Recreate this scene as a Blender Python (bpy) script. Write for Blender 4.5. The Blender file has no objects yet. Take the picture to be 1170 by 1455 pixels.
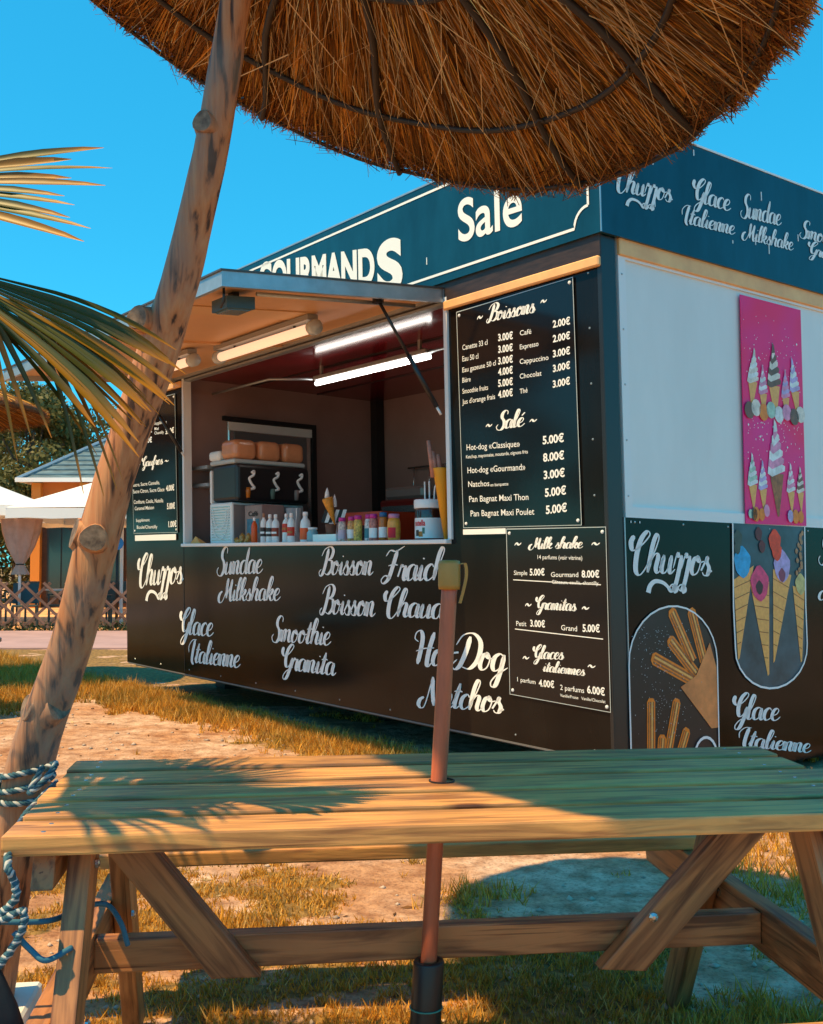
import bpy, bmesh, math, random
import numpy as np
from mathutils import Vector, Matrix, Quaternion
random.seed(7); rng = np.random.default_rng(7)
R = math.radians
S = bpy.context.scene
COL = S.collection

# ------------------------------------------------------------ camera
cd = bpy.data.cameras.new("camera"); cam = bpy.data.objects.new("camera", cd); COL.objects.link(cam)
cd.sensor_fit = 'HORIZONTAL'; cd.sensor_width = 36.0; cd.lens = 47.02
cd.clip_start = 0.05; cd.clip_end = 600
cam.location = (0, 0, 1.25); cam.rotation_euler = (R(90 + 2.79), 0, 0)
S.camera = cam
# ------------------------------------------------------------ light
SUN_TO = Vector((-.468, -.265, 1)).normalized()
w = bpy.data.worlds.new("World"); S.world = w; w.use_nodes = True
nt = w.node_tree; nt.nodes.clear()
sky = nt.nodes.new('ShaderNodeTexSky'); sky.sky_type = 'NISHITA'; sky.sun_disc = False
sky.sun_elevation = math.asin(SUN_TO.z); sky.sun_rotation = math.atan2(SUN_TO.x, SUN_TO.y)
sky.air_density = 1.0; sky.dust_density = 0.3; sky.ozone_density = 2.0
hs = nt.nodes.new('ShaderNodeHueSaturation'); hs.inputs['Saturation'].default_value = 1.12
mu = nt.nodes.new('ShaderNodeMix'); mu.data_type = 'RGBA'; mu.blend_type = 'MULTIPLY'; mu.inputs[0].default_value = 1
mu.inputs[7].default_value = (0.30, 1.28, 1.30, 1)
fl = nt.nodes.new('ShaderNodeMix'); fl.data_type = 'RGBA'; fl.inputs[0].default_value = .42; fl.inputs[7].default_value = (.03, 3.2, 5.7, 1)   # even cyan summer sky
bg = nt.nodes.new('ShaderNodeBackground'); bg.inputs['Strength'].default_value = 0.13
wo = nt.nodes.new('ShaderNodeOutputWorld')
nt.links.new(sky.outputs[0], hs.inputs['Color']); nt.links.new(hs.outputs[0], mu.inputs[6])
nt.links.new(mu.outputs[2], fl.inputs[6]); nt.links.new(fl.outputs[2], bg.inputs[0]); nt.links.new(bg.outputs[0], wo.inputs[0])
sd = bpy.data.lights.new("sun", 'SUN'); sd.energy = 5.0; sd.angle = R(0.53); sd.color = (1.0, 0.70, 0.31)
so = bpy.data.objects.new("sun", sd); COL.objects.link(so)
so.rotation_euler = (-SUN_TO).to_track_quat('-Z', 'Y').to_euler(); so.location = (-10, -6, 20)
S.view_settings.view_transform = 'Standard'; S.view_settings.look = 'None'
S.view_settings.exposure = 0.35; S.view_settings.gamma = 1; S.view_settings.use_curve_mapping = False
S.render.engine = 'CYCLES'

# ------------------------------------------------------------ materials
MATS = {}
def mat(name, c, rough=.6, metal=0, spec=.5, var=0, scale=8, bump=0, bscale=None, c2=None, stretch=None, coat=0, objrand=0, trans=0, detail=6):
    if name in MATS: return MATS[name]
    m = bpy.data.materials.new(name); m.use_nodes = True; t = m.node_tree; b = t.nodes['Principled BSDF']
    c = tuple(c) + (1,)
    b.inputs['Base Color'].default_value = c; b.inputs['Roughness'].default_value = rough; b.inputs['Metallic'].default_value = metal
    b.inputs['Specular IOR Level'].default_value = spec; b.inputs['Coat Weight'].default_value = coat
    if trans: b.inputs['Transmission Weight'].default_value = trans
    if var or c2 or bump:
        tc = t.nodes.new('ShaderNodeTexCoord'); mp = t.nodes.new('ShaderNodeMapping'); t.links.new(tc.outputs['Object'], mp.inputs[0])
        if stretch: mp.inputs['Scale'].default_value = stretch
        if objrand:
            oi = t.nodes.new('ShaderNodeObjectInfo'); vm = t.nodes.new('ShaderNodeVectorMath'); vm.operation = 'SCALE'; vm.inputs[0].default_value = (37, 13, 7)
            t.links.new(oi.outputs['Random'], vm.inputs['Scale']); t.links.new(vm.outputs[0], mp.inputs['Location'])
        nz = t.nodes.new('ShaderNodeTexNoise'); nz.inputs['Scale'].default_value = scale; nz.inputs['Detail'].default_value = detail; nz.inputs['Roughness'].default_value = .6
        t.links.new(mp.outputs[0], nz.inputs['Vector'])
        rp = t.nodes.new('ShaderNodeValToRGB'); rp.color_ramp.elements[0].position = .32; rp.color_ramp.elements[1].position = .68
        d = c2 + (1,) if c2 else tuple(min(1, x * (1 - var)) for x in c[:3]) + (1,)
        rp.color_ramp.elements[0].color = d; rp.color_ramp.elements[1].color = c if c2 else tuple(min(1, x * (1 + var)) for x in c[:3]) + (1,)
        t.links.new(nz.outputs[0], rp.inputs[0]); last = rp.outputs[0]
        if objrand:
            h2 = t.nodes.new('ShaderNodeHueSaturation'); mr = t.nodes.new('ShaderNodeMapRange'); mr.inputs[3].default_value = 1 - objrand; mr.inputs[4].default_value = 1 + objrand
            t.links.new(oi.outputs['Random'], mr.inputs[0]); t.links.new(mr.outputs[0], h2.inputs['Value']); t.links.new(last, h2.inputs['Color']); last = h2.outputs[0]
        t.links.new(last, b.inputs['Base Color'])
        if bump:
            n2 = nz
            if bscale:
                n2 = t.nodes.new('ShaderNodeTexNoise'); n2.inputs['Scale'].default_value = bscale; n2.inputs['Detail'].default_value = 4; t.links.new(mp.outputs[0], n2.inputs['Vector'])
            bp = t.nodes.new('ShaderNodeBump'); bp.inputs['Strength'].default_value = bump; bp.inputs['Distance'].default_value = .01
            t.links.new(n2.outputs[0], bp.inputs['Height']); t.links.new(bp.outputs[0], b.inputs['Normal'])
    MATS[name] = m; return m
def emis(name, c, s):
    m = mat(name, c); b = m.node_tree.nodes['Principled BSDF']; b.inputs['Emission Color'].default_value = tuple(c) + (1,); b.inputs['Emission Strength'].default_value = s; return m
def attr_mat(name, rough=.7, trans=.0, spec=.2, bump=0):
    """colour read from the 'col' attribute of each blade, reed or leaf (the thing's own colour)"""
    m = bpy.data.materials.new(name); m.use_nodes = True; t = m.node_tree; b = t.nodes['Principled BSDF']
    a = t.nodes.new('ShaderNodeAttribute'); a.attribute_name = 'col'; t.links.new(a.outputs['Color'], b.inputs['Base Color'])
    b.inputs['Roughness'].default_value = rough; b.inputs['Specular IOR Level'].default_value = spec
    if trans:
        tr = t.nodes.new('ShaderNodeBsdfTranslucent'); t.links.new(a.outputs['Color'], tr.inputs[0]); mx = t.nodes.new('ShaderNodeMixShader'); mx.inputs[0].default_value = trans
        o = [x for x in t.nodes if x.type == 'OUTPUT_MATERIAL'][0]
        t.links.new(b.outputs[0], mx.inputs[1]); t.links.new(tr.outputs[0], mx.inputs[2]); t.links.new(mx.outputs[0], o.inputs[0])
    MATS[name] = m; return m
def wood(name, ca, cb, rough=.55, knots=True):
    """board grain along local X, dark growth lines, weathered patches, a few knots"""
    m = bpy.data.materials.new(name); m.use_nodes = True; t = m.node_tree; b = t.nodes['Principled BSDF']; L = t.links.new; N = t.nodes.new
    tc = N('ShaderNodeTexCoord'); oi = N('ShaderNodeObjectInfo'); sc = N('ShaderNodeVectorMath'); sc.operation = 'SCALE'; sc.inputs[0].default_value = (31, 17, 11); L(oi.outputs['Random'], sc.inputs['Scale'])
    ad = N('ShaderNodeVectorMath'); ad.operation = 'ADD'; L(tc.outputs['Object'], ad.inputs[0]); L(sc.outputs[0], ad.inputs[1])
    mp = N('ShaderNodeMapping'); mp.inputs['Scale'].default_value = (2.0, 24, 24); L(ad.outputs[0], mp.inputs[0])
    n1 = N('ShaderNodeTexNoise'); n1.inputs['Scale'].default_value = 1.6; n1.inputs['Detail'].default_value = 7; n1.inputs['Distortion'].default_value = .8; L(mp.outputs[0], n1.inputs['Vector'])
    r1 = N('ShaderNodeValToRGB'); e = r1.color_ramp.elements; e[0].position = .36; e[0].color = cb + (1,); e[1].position = .58; e[1].color = ca + (1,); L(n1.outputs[0], r1.inputs[0])
    mp2 = N('ShaderNodeMapping'); mp2.inputs['Scale'].default_value = (2.2, 7, 7); L(ad.outputs[0], mp2.inputs[0])
    vo = N('ShaderNodeTexVoronoi'); vo.inputs['Scale'].default_value = 1.0; L(mp2.outputs[0], vo.inputs['Vector'])
    r2 = N('ShaderNodeValToRGB'); e = r2.color_ramp.elements; e[0].position = .05; e[0].color = (.22, .13, .09, 1); e[1].position = .13; e[1].color = (1, 1, 1, 1); L(vo.outputs['Distance'], r2.inputs[0])
    mx = N('ShaderNodeMix'); mx.data_type = 'RGBA'; mx.blend_type = 'MULTIPLY'; mx.inputs[0].default_value = .9 if knots else 0; L(r1.outputs[0], mx.inputs[6]); L(r2.outputs[0], mx.inputs[7])
    n3 = N('ShaderNodeTexNoise'); n3.inputs['Scale'].default_value = 3.5; n3.inputs['Detail'].default_value = 5; L(ad.outputs[0], n3.inputs['Vector'])
    r3 = N('ShaderNodeValToRGB'); e = r3.color_ramp.elements; e[0].position = .35; e[0].color = (.72, .74, .78, 1); e[1].position = .6; e[1].color = (1, 1, 1, 1); L(n3.outputs[0], r3.inputs[0])
    m3 = N('ShaderNodeMix'); m3.data_type = 'RGBA'; m3.blend_type = 'MULTIPLY'; m3.inputs[0].default_value = 1; L(mx.outputs[2], m3.inputs[6]); L(r3.outputs[0], m3.inputs[7])
    mp4 = N('ShaderNodeMapping'); mp4.inputs['Scale'].default_value = (1.1, 70, 70); L(ad.outputs[0], mp4.inputs[0]); n4 = N('ShaderNodeTexNoise'); n4.inputs['Scale'].default_value = 1.3; n4.inputs['Detail'].default_value = 3; L(mp4.outputs[0], n4.inputs['Vector'])
    r4 = N('ShaderNodeValToRGB'); e = r4.color_ramp.elements; e[0].position = .30; e[0].color = (.30, .22, .18, 1); e[1].position = .36; e[1].color = (1, 1, 1, 1); L(n4.outputs[0], r4.inputs[0])   # drying cracks
    m5 = N('ShaderNodeMix'); m5.data_type = 'RGBA'; m5.blend_type = 'MULTIPLY'; m5.inputs[0].default_value = 1; L(m3.outputs[2], m5.inputs[6]); L(r4.outputs[0], m5.inputs[7]); m3 = m5
    mr = N('ShaderNodeMapRange'); mr.inputs[3].default_value = .82; mr.inputs[4].default_value = 1.15; L(oi.outputs['Random'], mr.inputs[0])
    h = N('ShaderNodeHueSaturation'); L(mr.outputs[0], h.inputs['Value']); L(m3.outputs[2], h.inputs['Color']); L(h.outputs[0], b.inputs['Base Color'])
    bp = N('ShaderNodeBump'); bp.inputs['Strength'].default_value = .45; bp.inputs['Distance'].default_value = .004; L(n1.outputs[0], bp.inputs['Height']); L(bp.outputs[0], b.inputs['Normal'])
    b.inputs['Roughness'].default_value = rough; b.inputs['Specular IOR Level'].default_value = .55
    MATS[name] = m; return m

M_black = mat('black_gloss_panel', (.0045, .0042, .0045), .15, spec=.19, bump=.10, bscale=1.6, c2=(.011, .009, .008), scale=2.4, stretch=(1.3, 1.3, .35))
M_blackb = mat('black_menu_board', (.007, .007, .009), .12, spec=.36, bump=.04, bscale=2.0)
M_teal = mat('dark_teal_fascia', (.0045, .046, .080), .25, spec=.5, var=.3, scale=3.5, stretch=(1, 1, .4), bump=.04, bscale=2)
M_white = mat('white_lettering', (.90, .90, .89), .5)
M_wpanel = mat('white_panel', (.88, .88, .86), .4, c2=(.76, .76, .74), scale=1.6, stretch=(1, 1, .3), bump=.03, bscale=2)
M_wframe = mat('white_aluminium_frame', (.84, .84, .84), .35)
M_warm_light = mat('warm_light_rail', (1.0, .48, .19), .45, var=.15, scale=5)
M_brown = mat('dark_brown_band', (.035, .018, .012), .5, var=.5, scale=9, stretch=(1, 1, 6))
M_alu = mat('grey_aluminium', (.42, .47, .50), .35, metal=.6, var=.12, scale=9)
M_beige = mat('beige_awning_lining', (.72, .41, .20), .5, var=.07, scale=1.6)
M_maroon = mat('maroon_gloss_ceiling', (.19, .012, .016), .13, spec=.30, var=.1, scale=2)
M_inner = mat('mauve_brown_wall', (.36, .23, .205), .4, var=.12, scale=1.3)
M_dark = mat('matte_black', (.012, .012, .013), .5)
M_rubber = mat('black_plastic', (.014, .014, .016), .35, spec=.6)
M_steel = mat('brushed_steel', (.55, .60, .62), .25, metal=.9, var=.08, scale=20, stretch=(1, 1, 8))

# ------------------------------------------------------------ helpers
def new_obj(name, me, m=None, parent=None, loc=None):
    o = bpy.data.objects.new(name, me); COL.objects.link(o)
    if m is not None and me is not None and not me.materials: me.materials.append(m)
    if parent: o.parent = parent
    if loc is not None: o.location = loc
    return o
def base_of(parent):
    b = Vector((0, 0, 0)); p = parent
    while p: b += p.location; p = p.parent
    return b
def tag(o, label=None, cat=None, group=None, kind=None):
    if label: o['label'] = label
    if cat: o['category'] = cat
    if group: o['group'] = group
    if kind: o['kind'] = kind
    return o
def empty(name, loc, label, cat, group=None, rz=0):
    o = bpy.data.objects.new(name, None); COL.objects.link(o); o.location = loc; o.rotation_euler = (0, 0, rz); o.empty_display_size = .1
    return tag(o, label, cat, group)
def pm(name, verts, faces, m, parent=None, smooth=False):
    """world-space verts -> mesh object under parent (parents here are unrotated)"""
    b = base_of(parent) if parent else Vector((0, 0, 0))
    me = bpy.data.meshes.new(name); me.from_pydata([tuple(Vector(v) - b) for v in verts], [], faces); me.update()
    if smooth: me.polygons.foreach_set('use_smooth', [True] * len(me.polygons))
    return new_obj(name, me, m, parent)
def npmesh(name, V, F, m, parent=None, col=None, smooth=False):
    """numpy verts (n,3), faces (k, 3 or 4)"""
    b = np.array(base_of(parent)) if parent else np.zeros(3)
    V = (np.asarray(V, float) - b).astype(np.float32); F = np.asarray(F, np.int32); k = F.shape[1]
    me = bpy.data.meshes.new(name); me.vertices.add(len(V)); me.vertices.foreach_set('co', V.ravel())
    me.loops.add(F.size); me.loops.foreach_set('vertex_index', F.ravel())
    me.polygons.add(len(F)); me.polygons.foreach_set('loop_start', np.arange(0, F.size, k, dtype=np.int32)); me.polygons.foreach_set('loop_total', np.full(len(F), k, np.int32))
    if smooth: me.polygons.foreach_set('use_smooth', np.ones(len(F), bool))
    me.update(); me.validate()
    if col is not None:
        a = me.color_attributes.new('col', 'FLOAT_COLOR', 'POINT'); c = np.ones((len(V), 4), np.float32); c[:, :3] = col; a.data.foreach_set('color', c.ravel())
    return new_obj(name, me, m, parent)
def bm_obj(name, bm, m, parent=None, smooth=False, loc=None):
    me = bpy.data.meshes.new(name); bm.normal_update(); bm.to_mesh(me); bm.free()
    if smooth: me.polygons.foreach_set('use_smooth', [True] * len(me.polygons))
    return new_obj(name, me, m, parent, loc)
BOXF = [(0, 3, 2, 1), (4, 5, 6, 7), (0, 1, 5, 4), (1, 2, 6, 5), (2, 3, 7, 6), (3, 0, 4, 7)]
def box_bm(x0, x1, y0, y1, z0, z1, bev=0, bm=None, seg=1):
    own = bmesh.new(); vs = [own.verts.new(p) for p in [(x0, y0, z0), (x1, y0, z0), (x1, y1, z0), (x0, y1, z0), (x0, y0, z1), (x1, y0, z1), (x1, y1, z1), (x0, y1, z1)]]
    for f in BOXF: own.faces.new([vs[i] for i in f])
    if bev: bmesh.ops.bevel(own, geom=list(own.edges), offset=bev, segments=seg, profile=.5, affect='EDGES')
    if bm is None: return own
    me = bpy.data.meshes.new('t'); own.to_mesh(me); own.free(); bm.from_mesh(me); bpy.data.meshes.remove(me); return bm
def lathe(prof, n=20):
    """profile [(r, z)] -> verts, faces"""
    V = []; F = []
    for r, z in prof:
        for i in range(n): a = 2 * math.pi * i / n; V.append((r * math.cos(a), r * math.sin(a), z))
    for j in range(len(prof) - 1):
        for i in range(n): k = (i + 1) % n; F.append((j * n + i, j * n + k, (j + 1) * n + k, (j + 1) * n + i))
    F.append(tuple(reversed(range(n)))); F.append(tuple((len(prof) - 1) * n + i for i in range(n)))
    return V, F
def tube_vf(pts, rad, n=8, closed=False):
    pts = [Vector(p) for p in pts]; V = []; F = []; up = Vector((0, 0, 1)); prev = None
    for i, p in enumerate(pts):
        d = (pts[min(i + 1, len(pts) - 1)] - pts[max(i - 1, 0)]) if not closed else (pts[(i + 1) % len(pts)] - pts[i - 1])
        d.normalize()
        a = (prev - d * prev.dot(d)) if prev is not None else (up.cross(d) if abs(d.z) < .9 else Vector((1, 0, 0)).cross(d))
        a.normalize(); prev = a; b = d.cross(a); r = rad[i] if isinstance(rad, (list, tuple)) else rad
        for k in range(n): t = 2 * math.pi * k / n; V.append(p + a * (r * math.cos(t)) + b * (r * math.sin(t)))
    m_ = len(pts)
    for i in range(m_ if closed else m_ - 1):
        j = (i + 1) % m_
        for k in range(n): l = (k + 1) % n; F.append((i * n + k, i * n + l, j * n + l, j * n + k))
    if not closed: F.append(tuple(reversed(range(n)))); F.append(tuple((m_ - 1) * n + k for k in range(n)))
    return V, F
def tube(name, pts, rad, m, parent=None, n=8, closed=False): V, F = tube_vf(pts, rad, n, closed); return pm(name, V, F, m, parent, True)
def merge(parts):
    V = []; F = []
    for v, f in parts: k = len(V); V += list(v); F += [tuple(i + k for i in q) for q in f]
    return V, F
def spline(P, n=8):
    """Catmull-Rom through 2-D/3-D points"""
    P = [np.array(p, float) for p in P]
    if len(P) < 3: return [P[0] + (P[-1] - P[0]) * t for t in np.linspace(0, 1, 4)]
    Q = [2 * P[0] - P[1]] + P + [2 * P[-1] - P[-2]]; out = []
    for i in range(1, len(Q) - 2):
        for t in np.linspace(0, 1, n, endpoint=False):
            a, b, c, d = Q[i - 1:i + 3]
            out.append(.5 * (2 * b + (c - a) * t + (2 * a - 5 * b + 4 * c - d) * t * t + (3 * b - a - 3 * c + d) * t ** 3))
    out.append(P[-1]); return out
def copy_tree(o, parent=None):
    c = o.copy(); COL.objects.link(c); c.parent = parent
    for ch in list(o.children): copy_tree(ch, c)
    return c
def beam(name, p0, p1, wd, th, m, parent, up=(0, 0, 1), bev=.004, cut0=0, cut1=0):
    """beam along local X; wd across, th along up. cut: slant of an end (metres over the height)"""
    p0, p1 = Vector(p0), Vector(p1); d = p1 - p0; L = d.length; x = d.normalized(); z = Vector(up) - x * Vector(up).dot(x); z.normalize(); y = z.cross(x)
    bm = box_bm(-L / 2, L / 2, -wd / 2, wd / 2, -th / 2, th / 2)
    for v in bm.verts:
        if cut0 and v.co.x < 0: v.co.x += cut0 * (v.co.z / th + .5)
        if cut1 and v.co.x > 0: v.co.x -= cut1 * (v.co.z / th + .5)
    if bev: bmesh.ops.bevel(bm, geom=list(bm.edges), offset=bev, segments=2, profile=.6, affect='EDGES')
    o = bm_obj(name, bm, m, parent); b = base_of(parent) if parent else Vector((0, 0, 0))
    M_ = Matrix((x, y, z)).transposed().to_4x4(); M_.translation = (p0 + p1) / 2 - b
    if parent and parent.rotation_euler.z: M_ = Matrix.Rotation(-parent.rotation_euler.z, 4, 'Z') @ M_
    o.matrix_local = M_; return o
# value noise used both for the ground colour and for where the grass stands
_G = rng.random((256, 256))
def vnoise(x, y):
    x = np.asarray(x, float); y = np.asarray(y, float); xi = np.floor(x).astype(int); yi = np.floor(y).astype(int); fx = x - xi; fy = y - yi
    fx = fx * fx * (3 - 2 * fx); fy = fy * fy * (3 - 2 * fy); g = lambda a, b: _G[a % 256, b % 256]
    return (g(xi, yi) * (1 - fx) + g(xi + 1, yi) * fx) * (1 - fy) + (g(xi, yi + 1) * (1 - fx) + g(xi + 1, yi + 1) * fx) * fy
def fbm(x, y, o=4):
    s = 0; a = .5
    for i in range(o): s = s + a * vnoise(x * 2 ** i + 17 * i, y * 2 ** i + 9 * i); a *= .5
    return s

# ------------------------------------------------------------ ground, path, terrace
def green_mask(x, y):
    """1 = grass, 0 = bare sand"""
    n = fbm(x * 1.7 + 40, y * 1.7 + 11, 4)
    m = n + .05 + .75 * (fbm(x * 6 + 9, y * 6 + 2, 3) - .5)
    d = (y - (5.0 + .3 * np.sin(x * 2))) ; far = (y - 9.1 - .5 * (fbm(x * 1.3, y * 1.3) - .5) * 4)
    # bare trodden band between the table and the kiosk, left of the kiosk
    band = 1 / (1 + np.exp(-(y - 4.6) * 4)) * 1 / (1 + np.exp((far) * 3))
    m = m - .34 * band * (x < 2.5)
    m = m + .30 / (1 + np.exp(-far * 3))
    m = m + .07 / (1 + np.exp((y - 3.1) * 4))
    m = m + .05 / (1 + np.exp(-(x - 1.8) * 2))
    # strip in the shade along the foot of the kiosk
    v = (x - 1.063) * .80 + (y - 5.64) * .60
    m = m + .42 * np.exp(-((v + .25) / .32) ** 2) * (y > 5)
    return m
def gh(x, y): return .035 * (fbm(x * .9 + 5, y * .9 + 3, 3) - .5) + .02 * (fbm(x * 4, y * 4, 3) - .5)
def make_ground():
    xs = np.concatenate([[-400, -120, -50, -25, -14], np.arange(-9, 7, .06), [9, 14, 30, 60, 120, 400]])
    ys = np.concatenate([[-60, -20, -6, -2], np.arange(0.5, 16.0, .06), [17, 20, 24, 30, 45, 70, 120, 250, 550]])
    X, Y = np.meshgrid(xs, ys); near = (np.abs(X) < 9) & (Y > 0) & (Y < 15)
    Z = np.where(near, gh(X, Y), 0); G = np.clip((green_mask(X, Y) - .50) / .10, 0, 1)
    V = np.stack([X.ravel(), Y.ravel(), Z.ravel()], 1); nx = len(xs); ny = len(ys)
    i = (np.arange(ny - 1)[:, None] * nx + np.arange(nx - 1)[None, :]).ravel()
    F = np.stack([i, i + 1, i + nx + 1, i + nx], 1)
    c = np.repeat(G.ravel()[:, None], 3, 1)
    m = bpy.data.materials.new('sandy_soil'); m.use_nodes = True; t = m.node_tree; b = t.nodes['Principled BSDF']; L = t.links.new; N = t.nodes.new
    a = N('ShaderNodeAttribute'); a.attribute_name = 'col'; tc = N('ShaderNodeTexCoord')
    def nz(s, d=6, r=.6): q = N('ShaderNodeTexNoise'); q.inputs['Scale'].default_value = s; q.inputs['Detail'].default_value = d; q.inputs['Roughness'].default_value = r; L(tc.outputs['Object'], q.inputs['Vector']); return q
    def ramp(src, p0, c0, p1, c1): q = N('ShaderNodeValToRGB'); e = q.color_ramp.elements; e[0].position = p0; e[0].color = c0 + (1,); e[1].position = p1; e[1].color = c1 + (1,); L(src, q.inputs[0]); return q
    s = ramp(nz(9).outputs[0], .35, (.38, .205, .12), .62, (.74, .50, .36)); s2 = ramp(nz(70, 3).outputs[0], .36, (.55, .5, .45), .5, (1, 1, 1))
    s3 = ramp(nz(1.3, 4).outputs[0], .42, (.8, .62, .45), .58, (1, 1, 1))
    ms = N('ShaderNodeMix'); ms.data_type = 'RGBA'; ms.blend_type = 'MULTIPLY'; ms.inputs[0].default_value = .7; L(s.outputs[0], ms.inputs[6]); L(s2.outputs[0], ms.inputs[7])
    mt = N('ShaderNodeMix'); mt.data_type = 'RGBA'; mt.blend_type = 'MULTIPLY'; mt.inputs[0].default_value = 1; L(ms.outputs[2], mt.inputs[6]); L(s3.outputs[0], mt.inputs[7])
    g = ramp(nz(22).outputs[0], .35, (.10, .06, .015), .62, (.36, .20, .05))
    sb = N('ShaderNodeMath'); sb.operation = 'ADD'; n5 = nz(14, 5, .7); sbs = N('ShaderNodeMath'); sbs.operation = 'MULTIPLY_ADD'; sbs.inputs[1].default_value = 1.6; sbs.inputs[2].default_value = -.8; L(n5.outputs[0], sbs.inputs[0]); L(a.outputs['Fac'], sb.inputs[0]); L(sbs.outputs[0], sb.inputs[1])
    r = ramp(sb.outputs[0], .35, (0, 0, 0), .65, (1, 1, 1))
    mx = N('ShaderNodeMix'); mx.data_type = 'RGBA'; L(r.outputs[0], mx.inputs[0]); L(mt.outputs[2], mx.inputs[6]); L(g.outputs[0], mx.inputs[7]); L(mx.outputs[2], b.inputs['Base Color'])
    bp = N('ShaderNodeBump'); bp.inputs['Strength'].default_value = .8; bp.inputs['Distance'].default_value = .02; L(nz(28, 6).outputs[0], bp.inputs['Height']); L(bp.outputs[0], b.inputs['Normal']); b.inputs['Roughness'].default_value = .9
    o = npmesh('ground', V, F, m, None, c); tag(o, 'sandy ground with dry grass around the picnic table and kiosk', kind='structure')
make_ground()
def slab(name, x0, x1, y0, y1, z, h, m, label):
    o = bm_obj(name, box_bm(x0, x1, y0, y1, z - h, z, .01), m); tag(o, label, kind='structure'); return o
slab('path', -40, 30, 15.9, 19.9, .03, .2, mat('purple_grey_paving', (.42, .27, .27), .8, var=.18, scale=1.2, bump=.2, bscale=30), 'pinkish grey paved path behind the kiosk')
slab('terrace', -40, 30, 20.35, 60, .028, .2, mat('orange_sand_terrace', (.74, .40, .19), .9, var=.25, scale=1.5, bump=.3, bscale=20), 'orange sandy terrace behind the lattice fence')

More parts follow.
